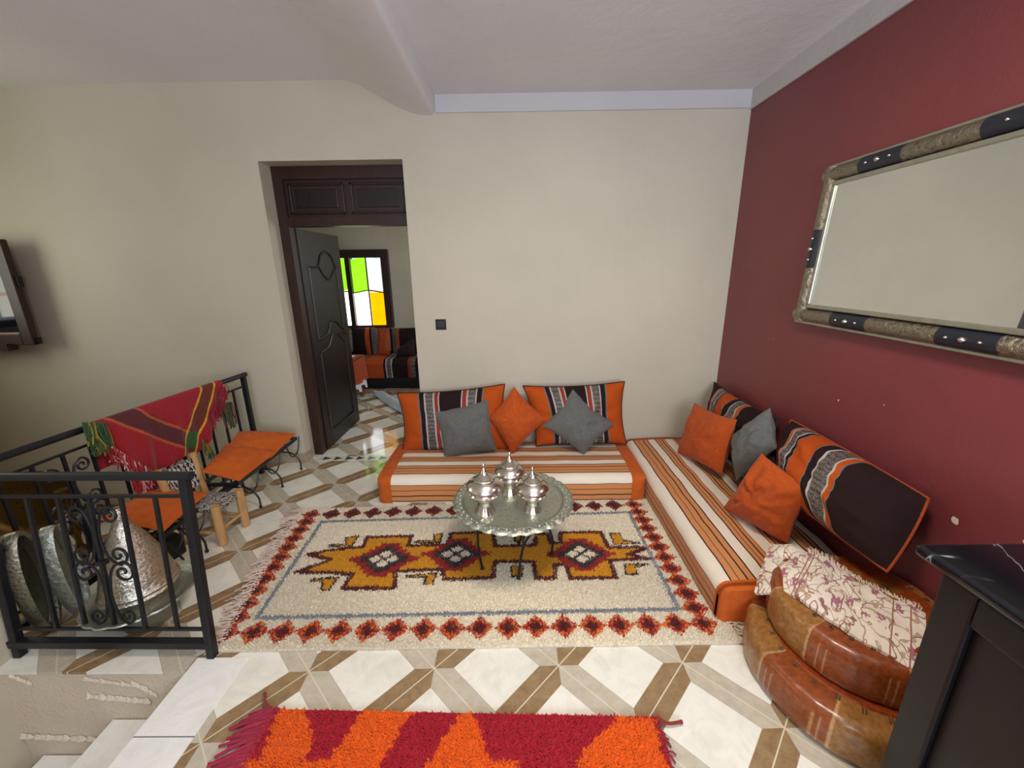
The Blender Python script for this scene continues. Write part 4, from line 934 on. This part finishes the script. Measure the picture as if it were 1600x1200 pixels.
# ------------------------------------------------------------------ leather poufs and shawl
def pouf(cx, cy, z0, R_, h, a0, a1, per, label):
    root = thing('leather_pouf', (cx, cy, z0), label, 'pouf', 'leather poufs')
    n = 480; prof = [(R_*.6, 0.)]
    for k in range(21):
        a = -pi/2+pi*k/20; r_ = R_-.06+.06*np.sign(cos(a))*abs(cos(a))**.5; z_ = h/2+h/2*np.sign(sin(a))*abs(sin(a))**.6
        prof.append((r_, z_))
    prof.append((R_*.74, h+.006))
    def squash(g):      # pressed against the wall and the cabinet
        V = np.array(g.v); V[:, 0] = np.where(V[:, 0] > RW-.05, RW-.05+(V[:, 0]-RW+.05)*.3, V[:, 0]); V[:, 0] = np.minimum(V[:, 0], RW-.016)
        g.v = [tuple(p) for p in V]; return g
    g = G().lathe([(.001, .0)]+prof, (cx, cy, z0), n, lambda a, r, z: 1+.006*sin(a*7+a0)*min(1, r/R_)+.003*sin(a*29))
    V = np.array(g.v)-np.array([cx, cy, z0]); D_ = ((np.degrees(np.arctan2(V[:, 1], V[:, 0])) % 360)-a0) % per; R2 = np.hypot(V[:, 0], V[:, 1])
    tan, ora = np.array(lin('a06c34')), np.array(lin('93491f')); W_ = a1-a0; on = D_ < W_
    C_ = np.where(on[:, None], ora[None], tan[None])
    lowz = (V[:, 2] < h*.78) & (V[:, 2] > h*.12)
    C_[(D_ < 1.1) | (np.abs(D_-W_) < .8)] = lin('c79a68')
    for q in (.14, .22, .80, .88): C_[(np.abs(D_-W_*q) < .45) & on & lowz] = lin('c08a5c')
    C_[(np.abs(V[:, 2]-h*.93) < .006) & (R2 > R_*.8) & (np.abs((D_*1.3) % 7) < 1.5) & ~on] = lin('a87c42')
    obj('pouf_side', squash(g), M['leather'], root, colors=C_, flat_angle=70)
    g = G().lathe([(R_*.745, h+.004), (R_*.73, h+.011), (R_*.62, h+.014), (R_*.5, h+.017), (R_*.3, h+.019), (.001, h+.02)], (cx, cy, z0), 160)
    V = np.array(g.v)-np.array([cx, cy, z0]); A_ = (np.arctan2(V[:, 1], V[:, 0])+a0); R2 = np.hypot(V[:, 0], V[:, 1])/R_
    star = .62-.16*np.abs(((A_*8/(2*pi)) % 1)-.5)*2
    C_ = np.where((R2 < star)[:, None], np.array(lin('a06c34'))[None], np.array(lin('964014'))[None])
    obj('pouf_top', squash(g), M['leather'], root, colors=C_)
    g = G()
    for k in range(26):
        a = 2*pi*k/26
        for da in (0, .03): g.tube([(cx+R_*.755*cos(a+da), cy+R_*.755*sin(a+da), z0+h+.008), (cx+R_*.80*cos(a+da), cy+R_*.80*sin(a+da), z0+h+.004)], .003, 5)
    o = obj('lacing', squash(g), plain('dark_lacing', '5a3c24', .6), root); o['kind'] = 'stuff'
    return root
pouf(1.31, 1.255, .0, .37, .165, 182, 223, 82, 'bottom tan and orange leather pouf of the stack, resting on the floor')
pouf(1.34, 1.295, .172, .31, .172, 201, 255, 92, 'top leather pouf of the stack with a floral shawl across it')
zt = .352
def sx_(x, y): return (1140+x/3.158, 820+y/3.158)
up = [sx_(*p) for p in ((200,105),(300,115),(400,150),(470,175),(560,240),(660,310),(760,350),(880,410),(960,450))]
lo_ = [sx_(*p) for p in ((125,345),(190,345),(250,330),(330,365),(430,435),(560,530),(720,620),(880,722),(960,775))]
zu = [.30, .33, .345, .35, .35, .35, .35, .35, .35]; zl_ = [.245, .285, .325, .35, .355, .352, .345, .33, .32]
upw = [AZ(*p, z) for p, z in zip(up, zu)]; low_ = [AZ(*p, z) for p, z in zip(lo_, zl_)]
def shf(u, v):
    a = plerp(upw, u); b = plerp(low_, u); p = lerp(b, a, v)
    p[2] += .012*sin(pi*v)+.010*noise.noise(Vector((u*9, v*4, 1)))+.012*math.exp(-((u-.08)/.07)**2)*abs(sin(v*9))+.006
    return p
shw = thing('floral_shawl', (1.2, 1.4, .3), 'cream shawl with purple flowers and fringes folded across the top pouf', 'shawl')
obj('shawl_cloth', G().sheet(shf, 90, 40, .014), M['shawl'], shw)
g = G(); cc = []
for k in range(110):
    u = .28+.7*k/110; p = plerp(upw, u)+np.array([0, 0, .008]); l = .02+.035*rng.random()
    q = p+np.array([l*.5+(rng.random()-.5)*.03, l*.9, -.006+(rng.random()-.5)*.004]); c0 = len(g.v)
    g.tube(smoothline([p, (p+q)/2+np.array([(rng.random()-.5)*.02, (rng.random()-.5)*.02, .012]), q], 3), .0018, 4)
o = obj('fringe', g, plain('cream_fringe', 'dccbbd', .9), shw); o['kind'] = 'stuff'

# ------------------------------------------------------------------ black cabinet with marble top
cx0, cy1, chh = 1.02, .868, .93
cb = thing('low_cabinet', (1.40, .5, 0), 'black wooden cabinet with black veined marble top in the right foreground', 'cabinet')
bevel(obj('carcass', G().box((cx0+.03, -.3, .04), (RW-.006, cy1-.03, chh-.035)), M['cabinet'], cb, smooth=False), .004)
mt = bevel(obj('marble_top', G().box((.993, -.33, chh-.03), (RW-.004, .878, chh)), M['marble'], cb, smooth=False), .012, 4)
g = G()
X_ = cx0+.03
for (y0, y1) in ((.28, .832), (-.28, .26)):
    g = G(); g.box((X_-.02, y0, .10), (X_, y0+.08, .88)).box((X_-.02, y1-.08, .10), (X_, y1, .88)).box((X_-.02, y0+.08, .10), (X_, y1-.08, .2)).box((X_-.02, y0+.08, .80), (X_, y1-.08, .88))
    bevel(obj('door_frame', g, M['cabinet'], cb, smooth=False), .006)
bevel(obj('plinth', G().box((cx0+.05, -.28, 0), (RW-.01, cy1-.05, .04)), M['cabinet'], cb, smooth=False), .003)

# ------------------------------------------------------------------ wall mirror
MXx = RW-.004; my1, mz0, mz1 = 2.345, 1.300, 2.085; my0 = .45; fw = .085
mr = thing('wall_mirror', (MXx, 1.4, mz0), 'long mirror with embossed metal and dark leather frame on the burgundy wall', 'mirror')
obj('mirror_glass', G().box((MXx-.022, my0+fw, mz0+fw), (MXx-.016, my1-fw, mz1-fw)), M['mirror'], mr, smooth=False)
obj('mirror_back', G().box((MXx-.016, my0+.02, mz0+.02), (MXx, my1-.02, mz1-.02)), M['black'], mr, smooth=False)
def halfround(p0, p1, wdt, dep, nrm=(-1, 0, 0)):
    p0 = np.array(p0, float); p1 = np.array(p1, float); t = (p1-p0)/np.linalg.norm(p1-p0); nrm = np.array(nrm, float); b = np.cross(t, nrm); vs = []
    for p in (p0, p1):
        for k in range(11):
            a = pi*k/10; vs.append(p+b*wdt/2*cos(a)+nrm*dep*sin(a))
    return G().add(vs, [(k, k+1, 12+k, 11+k) for k in range(10)]+[tuple(range(11)), tuple(range(21, 10, -1)), (0, 11, 21, 10)])
zc0, zc1, yc1, yc0 = mz0+fw*.45, mz1-fw*.45, my1-fw*.45, my0+fw*.45; fwid = fw*.85
def seg_line(a, b, cuts, fixed):
    pts = [a]+cuts+[b]; dark = False
    for i in range(len(pts)-1):
        isd = i % 2 == 1; p, q = fixed(pts[i]), fixed(pts[i+1])
        o = obj('leather_panel' if isd else 'embossed_panel', halfround(p, q, fwid*(1.04 if isd else 1), .034 if isd else .032), M['frame_dark'] if isd else M['frame_metal'], mr)
        if isd:
            for t in (.22, .5, .78):
                c = lerp(p, q, t)+np.array([-.036, 0, 0]); obj('stud', G().ball(c, .006 if t != .5 else .011, 8), M['silver'], o)
def yb_(px, py): return float(AX(px, py, RW-.03)[1])
bc = [yb_(1309,510), yb_(1365,515), yb_(1479,530), yb_(1580,540), 1.02, .8]; tc_ = [yb_(1348,250), yb_(1416,228), yb_(1545,185), 1.22, .92, .7]
seg_line(my1, my0, bc, lambda y: (MXx-.01, y, zc0)); seg_line(my1, my0, tc_, lambda y: (MXx-.01, y, zc1))
zs_ = [float(AX(1268,419,RW-.03)[2]), float(AX(1272,361,RW-.03)[2])]
seg_line(mz0+.004, mz1-.004, zs_, lambda z: (MXx-.01, yc1, z)); seg_line(mz0+.004, mz1-.004, zs_, lambda z: (MXx-.01, yc0, z))
li = .012; g = G()
g.box((MXx-.032, my0+fw-.005, mz0+fw-.008), (MXx-.016, my1-fw+.005, mz0+fw+li)).box((MXx-.032, my0+fw-.005, mz1-fw-li), (MXx-.016, my1-fw+.005, mz1-fw+.008)).box((MXx-.032, my1-fw-li, mz0+fw+li), (MXx-.016, my1-fw+.008, mz1-fw-li)).box((MXx-.032, my0+fw-.008, mz0+fw+li), (MXx-.016, my0+fw+li, mz1-fw-li))
bevel(obj('inner_lip', g, M['frame_lip'], mr, smooth=False), .004)
g = G().box((MXx-.02, my0-.004, mz0-.01), (MXx, my1+.004, mz0+.004)).box((MXx-.02, my0-.004, mz1-.004), (MXx, my1+.004, mz1+.008)).box((MXx-.02, my1-.004, mz0), (MXx, my1+.008, mz1))
bevel(obj('outer_lip', g, M['frame_lip'], mr, smooth=False), .004)

mr.rotation_euler.y = radians(2.5); mr.location.x -= .036

# ------------------------------------------------------------------ far room furniture
SFY = 5.5
def fx(px, py=580, y=SFY): return float(AY(px, py, y)[0])
sf = thing('banquette', (-1.7, 5.8, 0), 'low banquette with orange, silver and black striped seat beneath the coloured window', 'banquette')
obj('plinth', G().box((-3.4, SFY+.04, 0), (.5, 6.1, .16)), M['black'], sf, smooth=False)
xL, xR = -3.4, .5
stops = [(xL, DRK), (fx(540), ORG), (fx(556), DRK), (fx(560), SLV, 1), (fx(570), DRK), (fx(573), ORG), (fx(600), DRK), (fx(603), WHT), (fx(605), SLV, 1), (fx(612), WHT), (fx(614), DRK), (fx(638), PNK), (fx(642), SLV, 1), (fx(650), DRK), (-1.1, ORG), (-.7, DRK)]
M['far_seat'] = striped('banquette_stripes', [((s[0]-xL)/(xR-xL), *s[1:]) for s in stops])
def seatp(u, v):
    P_ = plerp([(5.49, .17), (5.48, .36), (5.52, .41), (5.56, .42), (6.1, .42)], v); return (xL+(xR-xL)*u, P_[0], P_[1])
obj('seat_mattress', G().sheet(seatp, 60, 14, .02), M['far_seat'], sf)
def far(px, yt, yb): return [AY(*px[0], yt), AY(*px[1], yt), AY(*px[2], yb), AY(*px[3], yb)]
pillow('bolster_cushion', far([(549,511),(585,511),(590,556),(552,556)], 6.02, 5.9), .15, striped('dark_cushion_brown_edge', [(0, DRK), (.62, ORG), (.8, DRK), (.88, SLV)]), 'dark cushion with brown edge under the white window pane in the far room', bow=.03, seed=21, n=20)
pillow('bolster_cushion', far([(608,513),(662,511),(664,553),(611,555)], 6.02, 5.9), .15, striped('dark_cushion_silver_bands', [(0, DRK), (.08, SLV, 1), (.22, ORG), (.3, DRK)]), 'dark cushion with silver and brown bands beside the doorway edge in the far room', bow=.03, seed=22, n=20)
pillow('throw_cushion', far([(590,512),(608,513),(609,555),(589,554)], 5.86, 5.80), .10, M['rust'], 'small rust-orange cushion between two dark cushions in the far room', bow=.03, seed=23, n=20)
pillow('throw_cushion', far([(583,512),(592,512),(592,555),(583,555)], 5.98, 5.92), .10, M['grey'], 'narrow grey-brown cushion wedged behind the rust cushion in the far room', bow=.03, seed=24, n=20)
pillow('throw_cushion', far([(622,545),(648,528),(650,556),(618,558)], 5.72, 5.66), .10, M['plum'], 'crumpled dark cushion lying on the banquette seat by the door frame', bow=.05, seed=25, n=20)
tb_ = thing('side_table', (-2.33, 5.03, 0), 'wooden table under an orange cloth half hidden by the open door', 'table')
obj('tabletop', G().box((-2.7, 4.86, .50), (-1.99, 5.22, .53)), M['wood_dark'], tb_, smooth=False)
for x, y in ((-2.03, 4.90), (-2.03, 5.18), (-2.66, 4.90), (-2.66, 5.18)):
    obj('leg', G().lathe([(.001,0),(.022,0),(.03,.03),(.018,.07),(.028,.12),(.022,.2),(.028,.35),(.026,.5)], (x, y, 0), 14), wood('turned_leg_wood', '5a3a22', '7a5230'), tb_)
def cloth(name, z0, z1, mat, out, label, jag=0.):
    g = G(); pts = []
    per = [(-2.7, 4.86), (-1.99, 4.86), (-1.99, 5.22), (-2.7, 5.22), (-2.7, 4.86)]
    def fn(u, v):
        p = plerp(per, u); c = np.array([-2.345, 5.04]); d = p-c; d /= np.linalg.norm(d)
        zb = z0+(jag*(math.floor(u*22) % 2)); o_ = out+.02*sin(u*70)*(v)+.015*v
        return (p[0]+d[0]*o_, p[1]+d[1]*o_, z1+(zb-z1)*v)
    g.sheet(fn, 132, 8, .004)
    if jag == 0.: g.box((-2.71, 4.85, z1-.001), (-1.98, 5.23, z1+.004))
    else: g.box((-2.62, 4.92, z1+.006), (-2.05, 5.16, z1+.012))
    o = obj(name, g, mat, None, smooth=True); return tag(o, label, 'tablecloth')
cloth('tablecloth', .13, .531, M['lace'], .004, 'white cloth hanging below the orange cloth on the far table', .05)
cloth('tablecloth', .25, .548, M['rust'], .03, 'rust-orange cloth draped over the table in the far room')
pillow('folded_cloth', [(-2.22,5.12,.565), (-2.03,5.12,.565), (-2.03,4.92,.565), (-2.2,4.92,.565)], .05, M['lace'], 'white and blue cloth folded on the orange-covered table', cat='cloth', seed=31, n=14)
P_ = [(585,613),(600,614),(614,622),(632,634),(645,650),(620,642),(604,634),(592,625)]
bl_up = [AZ(*p, .03) for p in ((584,613),(600,613),(616,620),(634,628),(652,640))]; bl_lo = [AZ(*p, .01) for p in ((586,618),(598,627),(612,637),(628,646),(652,660))]
def blf(u, v):
    p = lerp(plerp(bl_lo, u), plerp(bl_up, u), v); p[2] = .012+.05*sin(pi*v)+.012*noise.noise(Vector((u*6, v*6, 3))); return p
tag(obj('crumpled_blanket', G().sheet(blf, 40, 16, .02), M['blanket']), 'pale grey-blue blanket lying on the tiles just inside the far room', 'blanket')
rgx = [AZ(*p, .006) for p in ((575,606),(700,606),(700,616),(575,612))]
tag(obj('patterned_rug', G().box((-2.3, 5.28, .001), (.2, 5.47, .010)), (lambda t: t.fin(t.ramp(t.vor(28), [(.2, lin('5a1c1c')), (.5, lin('b8a890')), (.7, lin('8c2a20'))]), .9))(NT('patterned_rug_wool'))), 'narrow patterned rug along the foot of the far banquette', 'rug')
# added ceiling lamp, out of view, as a source for the light from above
lp = thing('added_ceiling_lamp', (.35, .85, CZ-.1), 'added round white ceiling lamp, out of view above the seating corner', 'ceiling lamp')
obj('lamp_shade', G().lathe([(.001, -.10), (.14, -.095), (.20, -.06), (.22, -.01), (.22, 0)], (.35, .85, CZ-.001), 40), (lambda t: (setattr(t.b.inputs['Emission Strength'], 'default_value', 3.), setattr(t.b.inputs['Emission Color'], 'default_value', (1, .9, .78, 1)), t.fin(lin('f5efe4'), .4))[-1])(NT('opal_glass')), lp)
